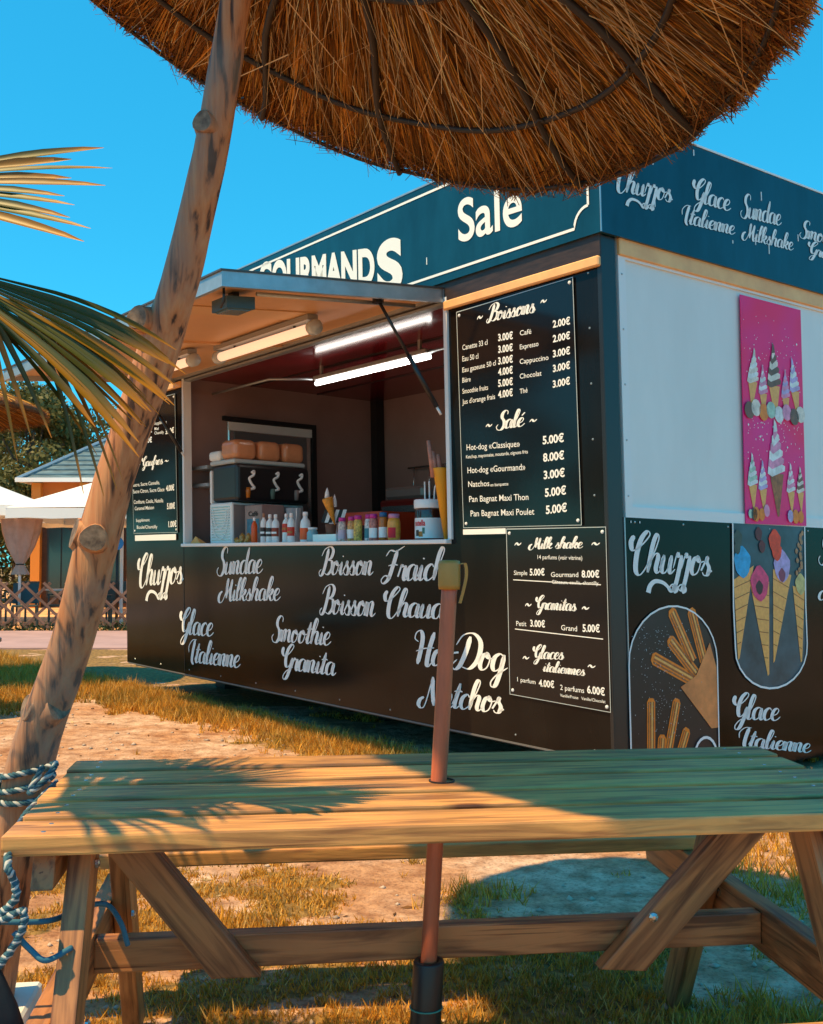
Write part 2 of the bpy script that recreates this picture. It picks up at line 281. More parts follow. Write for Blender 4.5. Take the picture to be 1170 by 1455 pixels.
# ------------------------------------------------------------ grass: blades as real triangles
def make_grass():
    xs = []; ys = []; hs_ = []; nb = []
    def scatter(n, x0, x1, y0, y1, thr, h0, h1, keep=None):
        x = rng.uniform(x0, x1, n); y = rng.uniform(y0, y1, n); g = green_mask(x, y) + rng.normal(0, .035, n)
        k = g > thr
        if keep is not None: k &= keep(x, y)
        k &= (np.abs(x) < .46 * y + .7)
        x, y, g = x[k], y[k], g[k]; xs.append(x); ys.append(y); hs_.append(rng.uniform(h0, h1, len(x)) * (1 + 1.2 * np.clip(g - thr, 0, .3)))
    scatter(34000, -3, 3, 1.6, 5.2, .485, .010, .034)
    scatter(9000, -5, 4, 5, 9.5, .52, .02, .05)
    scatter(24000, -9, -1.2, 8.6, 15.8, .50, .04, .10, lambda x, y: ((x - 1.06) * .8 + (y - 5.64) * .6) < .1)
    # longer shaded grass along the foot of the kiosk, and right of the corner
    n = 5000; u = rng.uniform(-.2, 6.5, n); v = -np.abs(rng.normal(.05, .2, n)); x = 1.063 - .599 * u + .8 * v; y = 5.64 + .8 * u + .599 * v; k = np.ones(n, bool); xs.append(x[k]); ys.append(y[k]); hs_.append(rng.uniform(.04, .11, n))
    n = 2500; x = rng.uniform(1.2, 4, n); y = rng.uniform(3.8, 6.2, n); k = ((x - 1.063) * .6 - (y - 5.64) * .8) > .0; xs.append(x[k]); ys.append(y[k]); hs_.append(rng.uniform(.04, .1, k.sum()))
    # a few green clumps
    for cx_, cy_, r_, q in [(-.62, 3.75, .09, 60), (-.1, 3.55, .07, 25), (-1.4, 9.0, .15, 60), (.28, 4.15, .1, 40), (-.5, 2.7, .12, 50), (.1, 2.75, .15, 60), (.9, 2.8, .2, 110), (1.1, 3.0, .15, 60)]:
        xs.append(rng.normal(cx_, r_, q)); ys.append(rng.normal(cy_, r_ * .7, q)); hs_.append(rng.uniform(.04, .08, q))
    x = np.concatenate(xs); y = np.concatenate(ys); h = np.concatenate(hs_); n = len(x); B = 8
    x = np.repeat(x, B) + rng.normal(0, .014, n * B); y = np.repeat(y, B) + rng.normal(0, .014, n * B); h = np.repeat(h, B) * rng.uniform(.5, 1.2, n * B); n *= B
    z = gh(x, y) * ((np.abs(x) < 9) & (y < 15)) - .004; a = rng.uniform(0, 2 * math.pi, n); wd = rng.uniform(.0016, .0034, n) * (1 + y * .10); ln = rng.uniform(.1, .9, n) * h; b = rng.uniform(0, 2 * math.pi, n)
    P0 = np.stack([x - np.cos(a) * wd, y - np.sin(a) * wd, z], 1); P1 = np.stack([x + np.cos(a) * wd, y + np.sin(a) * wd, z], 1); P2 = np.stack([x + np.cos(b) * ln, y + np.sin(b) * ln, z + h], 1)
    V = np.stack([P0, P1, P2], 1).reshape(-1, 3); F = np.arange(3 * n).reshape(-1, 3)
    dry = np.array([.74, .36, .05]); straw = np.array([.75, .48, .16]); grn = np.array([.13, .15, .04])
    t = np.clip(fbm(x * 2.2 + 3, y * 2.2, 3) * 2.2 - .75 - .27 + rng.normal(0, .22, n), 0, 1)[:, None]; s = (rng.random(n) < .18)[:, None]
    c = dry * (1 - t) + grn * t; c = np.where(s, straw, c) * rng.uniform(.55, 1.25, n)[:, None]
    o = npmesh('grass', V, F, attr_mat('dry_grass', .7, .25), None, np.repeat(c, 3, 0)); tag(o, 'dry orange and green grass tufts on the sandy ground', 'grass', kind='stuff')
    # small stones and clods
    n = 1500; x = rng.uniform(-4, 3, n); y = rng.uniform(1.7, 10, n); k = (np.abs(x) < .46 * y + .6) & (((x - 1.06) * .8 + (y - 5.64) * .6) < -.1); x, y = x[k], y[k]; n = len(x); r = rng.uniform(.004, .014, n) * (1 + y * .05)
    oc = np.array([(1, 0, 0), (-1, 0, 0), (0, 1, 0), (0, -1, 0), (0, 0, .7), (0, 0, -.7)]); f = np.array([(0, 2, 4), (2, 1, 4), (1, 3, 4), (3, 0, 4), (2, 0, 5), (1, 2, 5), (3, 1, 5), (0, 3, 5)])
    V = (oc[None] * r[:, None, None] * rng.uniform(.6, 1.4, (n, 6, 1)) + np.stack([x, y, gh(x, y) + r * .2], 1)[:, None]).reshape(-1, 3); F = (f[None] + 6 * np.arange(n)[:, None, None]).reshape(-1, 3)
    o = npmesh('pebbles', V, F, mat('pale_pebble', (.5, .38, .30), .8, var=.4, scale=3), None); tag(o, 'small pale pebbles and clods scattered on the sand', 'pebbles', kind='stuff')
make_grass()
def litter():
    n = 700; x = rng.uniform(-4, 3, n); y = rng.uniform(1.8, 11, n); k = (np.abs(x) < .46 * y + .6) & (((x - 1.06) * .8 + (y - 5.64) * .6) < -.05); x, y = x[k], y[k]; n = len(x); a = rng.uniform(0, 6.28, n); L_ = rng.uniform(.008, .028, n) * (1 + y * .04); W_ = L_ * rng.uniform(.12, .6, n); z = gh(x, y) + .004
    d = np.stack([np.cos(a), np.sin(a), rng.normal(0, .2, n)], 1); s_ = np.stack([-np.sin(a), np.cos(a), rng.normal(0, .3, n)], 1); c = np.stack([x, y, z], 1); V = np.stack([c - d * L_[:, None], c + s_ * W_[:, None], c + d * L_[:, None], c - s_ * W_[:, None]], 1).reshape(-1, 3)
    C = np.where(rng.random((n, 1)) < .5, np.array([[.20, .09, .03]]), np.array([[.60, .42, .22]])) * rng.uniform(.6, 1.2, (n, 1))
    o = npmesh('leaf_litter', V, np.arange(4 * n).reshape(-1, 4), MATS['dry_grass'], None, np.repeat(C, 4, 0)); tag(o, 'bits of dry leaf and straw lying on the sand', 'litter', kind='stuff')
litter()

# ------------------------------------------------------------ kiosk frame: u along the serving side (away from the near corner), v into the kiosk, w up
KO = Vector((1.063, 5.64, .217)); KU = Vector((-.599, .800, .008)); KV = Vector((.800, .599, -.011)); KW = Vector((-.02, 0, 1))
def K(u, v, w): return KO + KU * u + KV * v + KW * w
def kbox(name, u0, u1, v0, v1, w0, w1, m, parent, bev=0, seg=1):
    if not bev:
        P = [K(u0, v0, w0), K(u1, v0, w0), K(u1, v1, w0), K(u0, v1, w0), K(u0, v0, w1), K(u1, v0, w1), K(u1, v1, w1), K(u0, v1, w1)]
        return pm(name, P, [tuple(reversed(f)) for f in BOXF], m, parent)
    bm = box_bm(u0, u1, v0, v1, w0, w1, bev, None, seg); b = base_of(parent)
    for v in bm.verts: v.co = K(*v.co) - b
    bmesh.ops.reverse_faces(bm, faces=list(bm.faces)); return bm_obj(name, bm, m, parent)
def kvf(name, V, F, m, parent, smooth=True): return pm(name, [K(*p) for p in V], F, m, parent, smooth)
def klathe(name, prof, u, v, w, m, parent, n=20, sx=1, sy=1):
    """lathe standing in the kiosk at (u,v,w), round in real space"""
    V, F = lathe(prof, n); c = K(u, v, w); return pm(name, [c + Vector((x * sx, y * sy, z)) for x, y, z in V], F, m, parent, True)
def LP(pts, off=.004): return [K(u, -off, w_) for u, w_ in pts]           # on the serving side
def RP(pts, off=.004): return [K(-off, v, w_) for v, w_ in pts]           # on the end side
def poly(name, P, m, parent): return pm(name, P, [tuple(range(len(P)))], m, parent)
def line_strip(pts, wd):
    """2-D ribbon along points"""
    P = [np.array(p, float) for p in pts]; V = []; F = []
    for i, p in enumerate(P):
        d = P[min(i + 1, len(P) - 1)] - P[max(i - 1, 0)]; d = d / (np.linalg.norm(d) + 1e-9); nn = np.array([-d[1], d[0]]); q = wd[i] if hasattr(wd, '__len__') else wd
        V += [tuple(p + nn * q / 2), tuple(p - nn * q / 2)]
    for i in range(len(P) - 1): F.append((2 * i, 2 * i + 1, 2 * i + 3, 2 * i + 2))
    return V, F

# ------------------------------------------------------------ brush lettering: each glyph is a few brush strokes
GL = {
'a': (.40, [[(.30,.42),(.2,.5),(.07,.38),(.05,.12),(.13,0),(.25,.12),(.31,.48)], [(.31,.48),(.28,.15),(.34,0),(.44,.12)]]),
'b': (.36, [[(0,.12),(.15,.5),(.25,.88),(.18,1.0),(.1,.75),(.07,.25),(.13,0),(.24,.04),(.3,.25),(.24,.44),(.17,.4),(.26,.34),(.4,.36)]]),
'c': (.30, [[(.28,.40),(.21,.5),(.08,.38),(.05,.14),(.13,0),(.23,.04),(.34,.16)]]),
'd': (.42, [[(.30,.42),(.2,.5),(.07,.38),(.05,.12),(.13,0),(.25,.12),(.37,.98)], [(.37,.98),(.30,.3),(.34,0),(.46,.12)]]),
'e': (.31, [[(.04,.18),(.2,.26),(.26,.41),(.19,.5),(.08,.38),(.05,.13),(.14,0),(.25,.04),(.35,.16)]]),
'f': (.26, [[(0,.12),(.18,.5),(.27,.9),(.2,1.0),(.12,.7),(.08,.1),(.04,-.4),(.1,-.46),(.16,-.2),(.12,.02),(.3,.14)]]),
'g': (.40, [[(.30,.42),(.2,.5),(.07,.38),(.05,.12),(.13,0),(.25,.12),(.31,.48)], [(.31,.48),(.27,0),(.2,-.40),(.1,-.46),(.07,-.32),(.2,-.1),(.44,.12)]]),
'h': (.40, [[(0,.12),(.16,.5),(.25,.9),(.18,1.0),(.1,.7),(.05,0)], [(.05,0),(.12,.34),(.22,.5),(.29,.42),(.26,.12),(.32,0),(.43,.12)]]),
'i': (.20, [[(0,.12),(.1,.48)], [(.1,.48),(.07,.12),(.13,0),(.23,.12)], [(.12,.66),(.13,.70)]]),
'k': (.37, [[(0,.12),(.16,.5),(.25,.9),(.18,1.0),(.1,.7),(.05,0)], [(.08,.2),(.22,.47),(.29,.42),(.22,.26),(.12,.24)], [(.15,.25),(.22,.05),(.3,0),(.4,.12)]]),
'l': (.21, [[(0,.12),(.15,.5),(.23,.9),(.16,1.0),(.09,.7),(.06,.12),(.12,0),(.24,.12)]]),
'm': (.56, [[(0,.12),(.08,.48)], [(.08,.48),(.05,0)], [(.05,0),(.1,.32),(.19,.5),(.25,.42),(.22,0)], [(.22,0),(.28,.34),(.37,.5),(.43,.42),(.41,.12),(.47,0),(.58,.12)]]),
'n': (.40, [[(0,.12),(.08,.48)], [(.08,.48),(.05,0)], [(.05,0),(.11,.34),(.21,.5),(.28,.42),(.25,.12),(.31,0),(.43,.12)]]),
'o': (.36, [[(.22,.5),(.1,.42),(.05,.15),(.12,0),(.24,.08),(.29,.34),(.22,.5),(.2,.4),(.28,.34),(.4,.38)]]),
'r': (.28, [[(0,.12),(.08,.52)], [(.08,.52),(.12,.44),(.22,.48)], [(.22,.48),(.19,.12),(.24,0),(.32,.12)]]),
'R': (.26, [[(0,.14),(.07,.55),(.12,.45),(.21,.50)], [(.21,.50),(.17,.05),(.12,-.30),(.05,-.44),(-.03,-.36),(.04,-.28),(.14,-.34),(.16,-.44),(.1,-.5)]]),
's': (.28, [[(0,.12),(.16,.52)], [(.16,.52),(.14,.38),(.23,.2),(.2,.02),(.1,0),(.04,.08)], [(.2,.04),(.32,.14)]]),
't': (.24, [[(0,.12),(.14,.6),(.17,.85)], [(.17,.85),(.09,.15),(.14,0),(.26,.12)], [(.02,.56),(.14,.6),(.27,.57)]]),
'u': (.40, [[(0,.12),(.08,.48)], [(.08,.48),(.05,.12),(.12,0),(.22,.12),(.29,.48)], [(.29,.48),(.27,.12),(.32,0),(.43,.12)]]),
'v': (.34, [[(0,.3),(.06,.5),(.1,.4)], [(.1,.4),(.13,0)], [(.13,0),(.25,.3),(.24,.5),(.36,.42)]]),
'p': (.38, [[(0,.12),(.1,.5)], [(.1,.5),(.06,0),(.02,-.45)], [(.05,.2),(.14,.45),(.24,.48),(.29,.3),(.24,.04),(.14,.0),(.08,.1)], [(.2,.02),(.4,.12)]]),
'C': (.44, [[(-.02,.92),(-.08,.75),(-.02,.55),(.12,.60),(.30,.80),(.40,.98),(.32,1.06),(.18,.85),(.11,.45),(.13,.05),(.24,-.08),(.36,.05),(.47,.3)]]),
'S': (.42, [[(.44,.80),(.43,.98),(.32,1.05),(.20,.90),(.20,.66),(.32,.44),(.35,.16),(.24,-.05),(.08,-.03),(.0,.14),(.06,.28)]]),
'M': (.74, [[(.12,.42),(.0,.30),(-.04,.06),(.06,-.10),(.20,-.0),(.32,.42),(.38,1.0)], [(.38,1.0),(.36,.6),(.38,.10)], [(.38,.10),(.48,.5),(.60,.95)], [(.60,.95),(.56,.45),(.60,.05),(.67,-.02),(.76,.12)]]),
'G': (.46, [[(-.04,.92),(-.06,.70),(.04,.55),(.20,.62),(.36,.85),(.40,1.0),(.32,1.06),(.18,.85),(.12,.45),(.18,.12),(.30,.16),(.42,.5)], [(.42,.5),(.36,.05),(.26,-.34),(.14,-.42),(.10,-.28),(.22,-.06),(.48,.12)]]),
'I': (.34, [[(-.04,.42),(-.06,.72),(.10,.98),(.32,1.0)], [(.24,1.0),(.18,.5),(.18,.08),(.28,-.10)]]),
'B': (.46, [[(.20,.98),(.15,.5),(.06,.06),(-.06,-.06),(-.12,.08),(-.04,.2)], [(-.08,.70),(.04,.96),(.28,1.05),(.42,.9),(.36,.64),(.18,.54)], [(.18,.54),(.40,.50),(.44,.22),(.28,.0),(.12,.06)]]),
'F': (.46, [[(-.06,.80),(.06,.98),(.26,.95),(.52,1.10)], [(.30,.98),(.22,.5),(.12,.06),(-.04,-.1),(-.12,.02),(.0,.16),(.2,.06)], [(.06,.48),(.22,.52),(.38,.5)]]),
'H': (.56, [[(.06,.70),(-.06,.80),(-.04,.98),(.08,1.05),(.17,.85),(.16,.4),(.12,0)], [(.50,1.02),(.42,.5),(.40,.05),(.46,-.05),(.54,.08)], [(.02,.40),(.26,.50),(.56,.54)]]),
'D': (.62, [[(.26,.95),(.20,.5),(.08,.06),(-.06,-.06),(-.13,.08),(-.02,.24)], [(-.10,.68),(.06,.98),(.34,1.04),(.56,.78),(.55,.30),(.36,.0),(.12,.04)]]),
'N': (.66, [[(.06,.28),(-.06,.16),(-.08,-.02),(.03,-.12),(.14,.05),(.26,1.0)], [(.26,1.0),(.32,.5),(.42,0)], [(.42,0),(.52,.5),(.60,1.0),(.70,1.0)]]),
'-': (.22, [[(.02,.42),(.2,.46)]]), ' ': (.25, []),
'~': (.5, [[(.0,.3),(.12,.42),(.3,.32),(.46,.42)]]),
}
def brush(s, bold=1.0):
    V = []; F = []; x = 0; k = 0
    s = s.replace('Churros', 'ChuRRos')
    if '1' in s: s = s.replace('1', '')
    acc = None; i = 0
    base = s.replace('é', 'e').replace('ê', 'e').replace('è', 'e')
    for ch, raw in zip(base, s):
        adv, st = GL.get(ch, GL['o'])
        st = list(st)
        if raw == 'é': st.append([(.16, .62), (.27, .78)])
        if raw == 'ê': st += [[(.10, .60), (.17, .74)], [(.17, .74), (.24, .60)]]
        for q in st:
            P = spline(q, 7); ww = []
            for j in range(len(P)):
                d = P[min(j + 1, len(P) - 1)] - P[max(j - 1, 0)]; d = d / (np.linalg.norm(d) + 1e-9)
                f = min(1, max(0, -d[1])) ** 1.3; e = min(1, .45 + .28 * min(j, len(P) - 1 - j)); cap = 1.15 if ch.isupper() and ch != 'R' else 1
                ww.append((.036 + .082 * f * cap) * bold * (e if len(P) > 5 else 1.5))
            v, f_ = line_strip([(p[0] + x + p[1] * .16, p[1]) for p in P], ww); V += v; F += [tuple(a + k for a in g) for g in f_]; k += len(v)
        x += adv * .93
    if 'ChuRR' in s:                      # the swash under the word
        P = spline([(.46, -.52), (.52, -.34), (.66, -.22), (.86, -.24), (1.0, -.34), (1.08, -.46), (1.18, -.42), (1.14, -.32)], 8)
        v, f_ = line_strip(P, [.13 * bold * (1 - .6 * j / len(P)) for j in range(len(P))]); V += v; F += [tuple(a + k for a in g) for g in f_]
    return V, F
def font_vf(body, bold=0):
    c = bpy.data.curves.new('t', 'FONT'); c.body = body; c.resolution_u = 7 if bold > .01 and len(body) > 0 and body.isalpha() else 3; c.offset = bold; c.fill_mode = 'FRONT'
    o = bpy.data.objects.new('t', c); me = bpy.data.meshes.new_from_object(o)
    V = [tuple(v.co[:2]) for v in me.vertices]; F = [tuple(p.vertices) for p in me.polygons]
    bpy.data.objects.remove(o); bpy.data.curves.remove(c); bpy.data.meshes.remove(me); return V, F
def lettering(style, s, face, a0, w0, a1, w1, h, parent, m=None, off=.004):
    """write s so that its baseline runs from (a0,w0) to (a1,w1) with capitals h high"""
    if s == '~': V, F = brush('~', 1.6); xs = [p[0] for p in V]; ysc = h / .2; base = .3
    elif style == 'S': V, F = brush(s, 1.0 if parent_big(parent) else 1.15); ysc = h; base = 0
    else:
        V, F = font_vf(s, {'T': .004, 'P': .028, 'B': .016, 'G': .045}.get(style, 0)); ysc = h / (.70 if style in 'PBG' else .73); base = 0
    xs = [p[0] for p in V]; x0, x1 = min(xs), max(xs); P = []
    for x, y in V:
        t = (x - x0) / (x1 - x0); a = a0 + (a1 - a0) * t; ww = w0 + (w1 - w0) * t + (y - base) * ysc
        P.append(K(a, -off, ww) if face == 'L' else K(-off, a, ww))
    if face == 'L': pass
    o = pm('lettering', P, F, m or M_white, parent); return o
def parent_big(p): return p is not None and p.name.startswith(('wall', 'fascia', 'side', 'end'))

# ------------------------------------------------------------ the kiosk
def build_kiosk():
    k = empty('snack_kiosk', KO, 'glossy black snack kiosk with dark teal fascia, open serving hatch and raised awning', 'kiosk')
    UL, VD = 6.51, 3.0
    lp = dict(m=M_black, parent=k)
    # serving side
    wl = kbox('wall_panel', 0.03, UL, 0, .04, 0, 1.15, **lp)
    wr = kbox('wall_panel', 0.03, 1.32, 0, .04, 1.15, 2.79, **lp)
    wf = kbox('wall_panel', 5.17, UL, 0, .04, 1.15, 2.79, **lp)
    kbox('wall_panel', 1.32, 5.17, 0, .04, 2.70, 2.79, **lp)
    # end side, lower half black print, upper half white panel
    el = kbox('end_panel', 0, .04, .11, VD, -.14, 1.285, **lp)
    eu = kbox('end_panel', .012, .04, .13, VD, 1.285, 2.80, M_wpanel, k)
    for a in [(.13, VD, 1.285, 1.345), (.13, VD, 2.685, 2.70)]: kbox('panel_frame', .0, .012, a[0], a[1], a[2], a[3], M_wframe, eu)
    kbox('panel_frame', .0, .012, .13, .185, 1.345, 2.685, M_wframe, eu)
    kbox('panel_frame', .0, .012, 2.20, 2.26, 1.345, 2.685, M_wframe, eu)
    kbox('rail', -.014, .012, .13, VD, 2.70, 2.80, M_warm_light, k, .005)  # strip added for the warm glow along the panel top, painted orange
    kbox('corner_post', 0, .03, -.006, .11, -.02, 2.79, M_rubber, k, .004)
    kbox('corner_strip', -.006, .0, .11, .118, -.14, 1.285, M_alu, k)
    kbox('wall_panel', UL, UL + .04, 0, VD, 0, 2.79, **lp); kbox('wall_panel', .04, UL, VD - .04, VD, 0, 2.79, **lp)
    kbox('floor_frame', .06, UL - .03, .06, VD - .05, -.03, .1, M_dark, k)
    kbox('base_trim', .0, UL, -.006, .0, -.008, .002, mat('dull_grey_trim', (.16, .15, .15), .4), k)
    for u in (.5, 3.2, 6.0): kbox('support_foot', u, u + .2, .8, 1.0, -.26, -.03, M_dark, k); kbox('support_foot', u, u + .2, 2.3, 2.5, -.26, -.03, M_dark, k)
    # thin vertical joints in the cladding
    for u in (.40, .21, 5.20): kbox('joint', u, u + .006, -.003, .0, 1.26 if u < 1 else .02, 2.60 if u < 1 else 1.15, M_rubber, k)
    # band under the fascia and the rail, orange reflected light put into its colour
    kbox('band', .0, UL, -.012, 0, 2.675, 2.79, M_brown, k)
    kbox('rail', .0, 1.325, -.03, -.0, 2.615, 2.672, M_warm_light, k, .008); kbox('rail', 5.19, UL, -.03, -.0, 2.615, 2.672, M_warm_light, k, .008)
    # fascia, a box standing proud on all sides
    FZ0, FZ1 = 2.79, 3.449
    fl = kbox('fascia', -.0, UL + .03, -.03, .03, FZ0, FZ1, M_teal, k); fr = kbox('fascia', -.03, -.0, -.03, VD + .03, FZ0, FZ1, M_teal, k)
    kbox('fascia', UL - .0, UL + .03, .03, VD, FZ0, FZ1, M_teal, k); kbox('fascia', .0, UL, VD - .03, VD + .03, FZ0, FZ1, M_teal, k)
    kbox('roof', .03, UL, .03, VD - .03, 3.20, 3.24, M_alu, k)
    kbox('fascia_cap', -.034, UL + .034, -.034, .034, FZ1, FZ1 + .012, M_alu, k); kbox('fascia_cap', -.034, .03, .034, VD + .034, FZ1, FZ1 + .012, M_wframe, k)
    kbox('corner_edge', -.034, -.03, -.034, -.026, FZ0, FZ1, M_alu, fl)
    # painted border with concave corners
    r = .105; u0, u1, b0, b1 = .055, UL - .05, FZ0 + .058, FZ1 - .052
    P = [(u0, b0 + r)] + [(u0 + r * math.sin(t), b0 + r - 0 - r * (1 - math.cos(t)) - 0) for t in []]
    arc = [(u0 + r * math.sin(t), b0 + r * math.cos(t)) for t in np.linspace(0, math.pi / 2, 8)]
    P = arc + [(u1, b0), (u1, b1)]; arc2 = [(u0 + r * math.sin(t), b1 - r * math.cos(t)) for t in np.linspace(math.pi / 2, 0, 8)]
    V, F = line_strip(P + arc2 + [(u0, b0 + r)], .016); pm('border_line', [K(a, -.034, b) for a, b in V], F, M_white, fl)
    # chipped paint drips on the fascia
    for i in range(26):
        if i % 2: a = rng.uniform(.2, 5); w_ = rng.uniform(2.85, 3.40); h = rng.uniform(.01, .07); kbox('paint_chip', a, a + .007, -.0335, -.030, w_, w_ + h, M_white, fl)
        else: a = rng.uniform(.1, 2.4); w_ = rng.uniform(2.85, 3.40); h = rng.uniform(.01, .07); kbox('paint_chip', -.0335, -.030, a, a + .006, w_, w_ + h, M_white, fr)
    for g, st, s, face, a0, w0, a1, w1, h in TEXTS:
        if g == 'wall': lettering(st, s, face, a0, w0, a1, w1, h, wl if face == 'L' else el)
        if g == 'fascia': lettering(st, s, face, a0, w0, a1, w1, h, fl if face == 'L' else fr, off=.034)
    # rivets along the cladding edges
    rv = lathe([(.007, 0), (.005, .003), (.001, .004)], 6)
    def rivet(p, dirn, par): a = Vector(dirn).normalized(); b = a.orthogonal().normalized(); c = a.cross(b); pm('rivet', [p + b * x + c * y + a * z for x, y, z in rv[0]], rv[1], M_alu, par)
    for u in np.arange(.15, 6.4, .62): rivet(K(u, -.0, .045), -KV, wl)
    for v in np.arange(.2, 2.4, .4): rivet(K(-.0, v, 1.262), -KU, el)
    for w_ in np.arange(1.4, 2.6, .3): rivet(K(.10, -.0, w_), -KV, wr); rivet(K(.0, .155, w_), -KU, eu)
    # ---- serving opening: white metal lining, sill and jambs
    kbox('counter', 1.32, 5.17, -.045, .62, 1.150, 1.178, M_wframe, k, .004)
    kbox('window_frame', 1.30, 1.335, -.016, .06, 1.178, 2.70, M_wframe, k); kbox('window_frame', 5.145, 5.18, -.016, .06, 1.178, 2.70, M_wframe, k)
    kbox('window_frame', 1.335, 5.145, -.01, .05, 2.66, 2.70, M_alu, k)
    # ---- interior shell
    kbox('interior_wall', 5.30, 5.34, .06, 2.30, .1, 2.76, M_inner, k); kbox('interior_wall', 1.20, 5.30, 2.25, 2.29, .1, 2.76, M_inner, k)
    kbox('interior_wall', 1.10, 1.14, .06, 2.30, .1, 2.76, M_maroon, k); kbox('ceiling', 1.14, 5.30, .05, 2.25, 2.72, 2.76, M_maroon, k)
    kbox('floor', 1.14, 5.30, .06, 2.25, .1, .14, M_dark, k)
    kbox('post', 5.16, 5.26, 2.14, 2.24, .14, 2.72, M_dark, k)
    for v in (.75, 1.5): kbox('ceiling_joint', 1.2, 5.28, v, v + .012, 2.712, 2.72, M_dark, k)
    # back counter with drawers, seen dimly
    kbox('back_counter', 2.2, 5.25, 1.62, 2.24, .14, 1.24, M_dark, k, .01)
    for i in range(4): kbox('drawer', 2.3 + i * .72, 2.95 + i * .72, 1.60, 1.62, .85, 1.1, M_steel, k, .004)
    # hatch window in the end wall behind the machine
    wd = kbox('hatch_window', 5.27, 5.30, .50, 1.42, 1.25, 2.36, M_steel, k, .01)
    kbox('window_bar', 5.255, 5.27, .50, 1.42, 2.27, 2.35, M_wframe, wd); kbox('pane', 5.262, 5.27, .56, 1.36, 1.31, 2.26, mat('dim_glass', (.12, .13, .14), .1, spec=.8), wd)
    kbox('window_rim', 5.25, 5.30, 1.42, 1.47, 1.22, 2.40, M_dark, wd); kbox('window_rim', 5.25, 5.30, .45, 1.42, 2.36, 2.40, M_dark, wd)
    # lit tube in the ceiling
    c = mat('grey_lamp_body', (.3, .3, .3), .4); lamp = kbox('tube_lamp', 2.40, 4.0, .66, .74, 2.60, 2.635, c, k, .006)
    V, F = tube_vf([K(2.40, .70, 2.575), K(4.0, .70, 2.575)], .020, 10); pm('lamp_tube', V, F, emis('lit_tube', (1, .93, .85), 7.0), lamp, True)
    for u in (2.5, 3.9): kbox('bracket', u, u + .03, .69, .71, 2.635, 2.72, c, lamp)
    tube('conduit', [K(5.28, .35, 2.60), K(4.2, .35, 2.60), K(4.0, .66, 2.61)], .012, M_alu, k); tube('conduit', [K(2.4, .70, 2.61), K(1.3, .70, 2.61)], .012, M_alu, k)
    # things fixed on the left jamb: small shelf
    kbox('shelf', 4.95, 5.28, .12, .75, 1.86, 1.89, M_alu, k); kbox('shelf', 4.95, 5.28, .12, .75, 1.70, 1.73, M_alu, k)
    return k
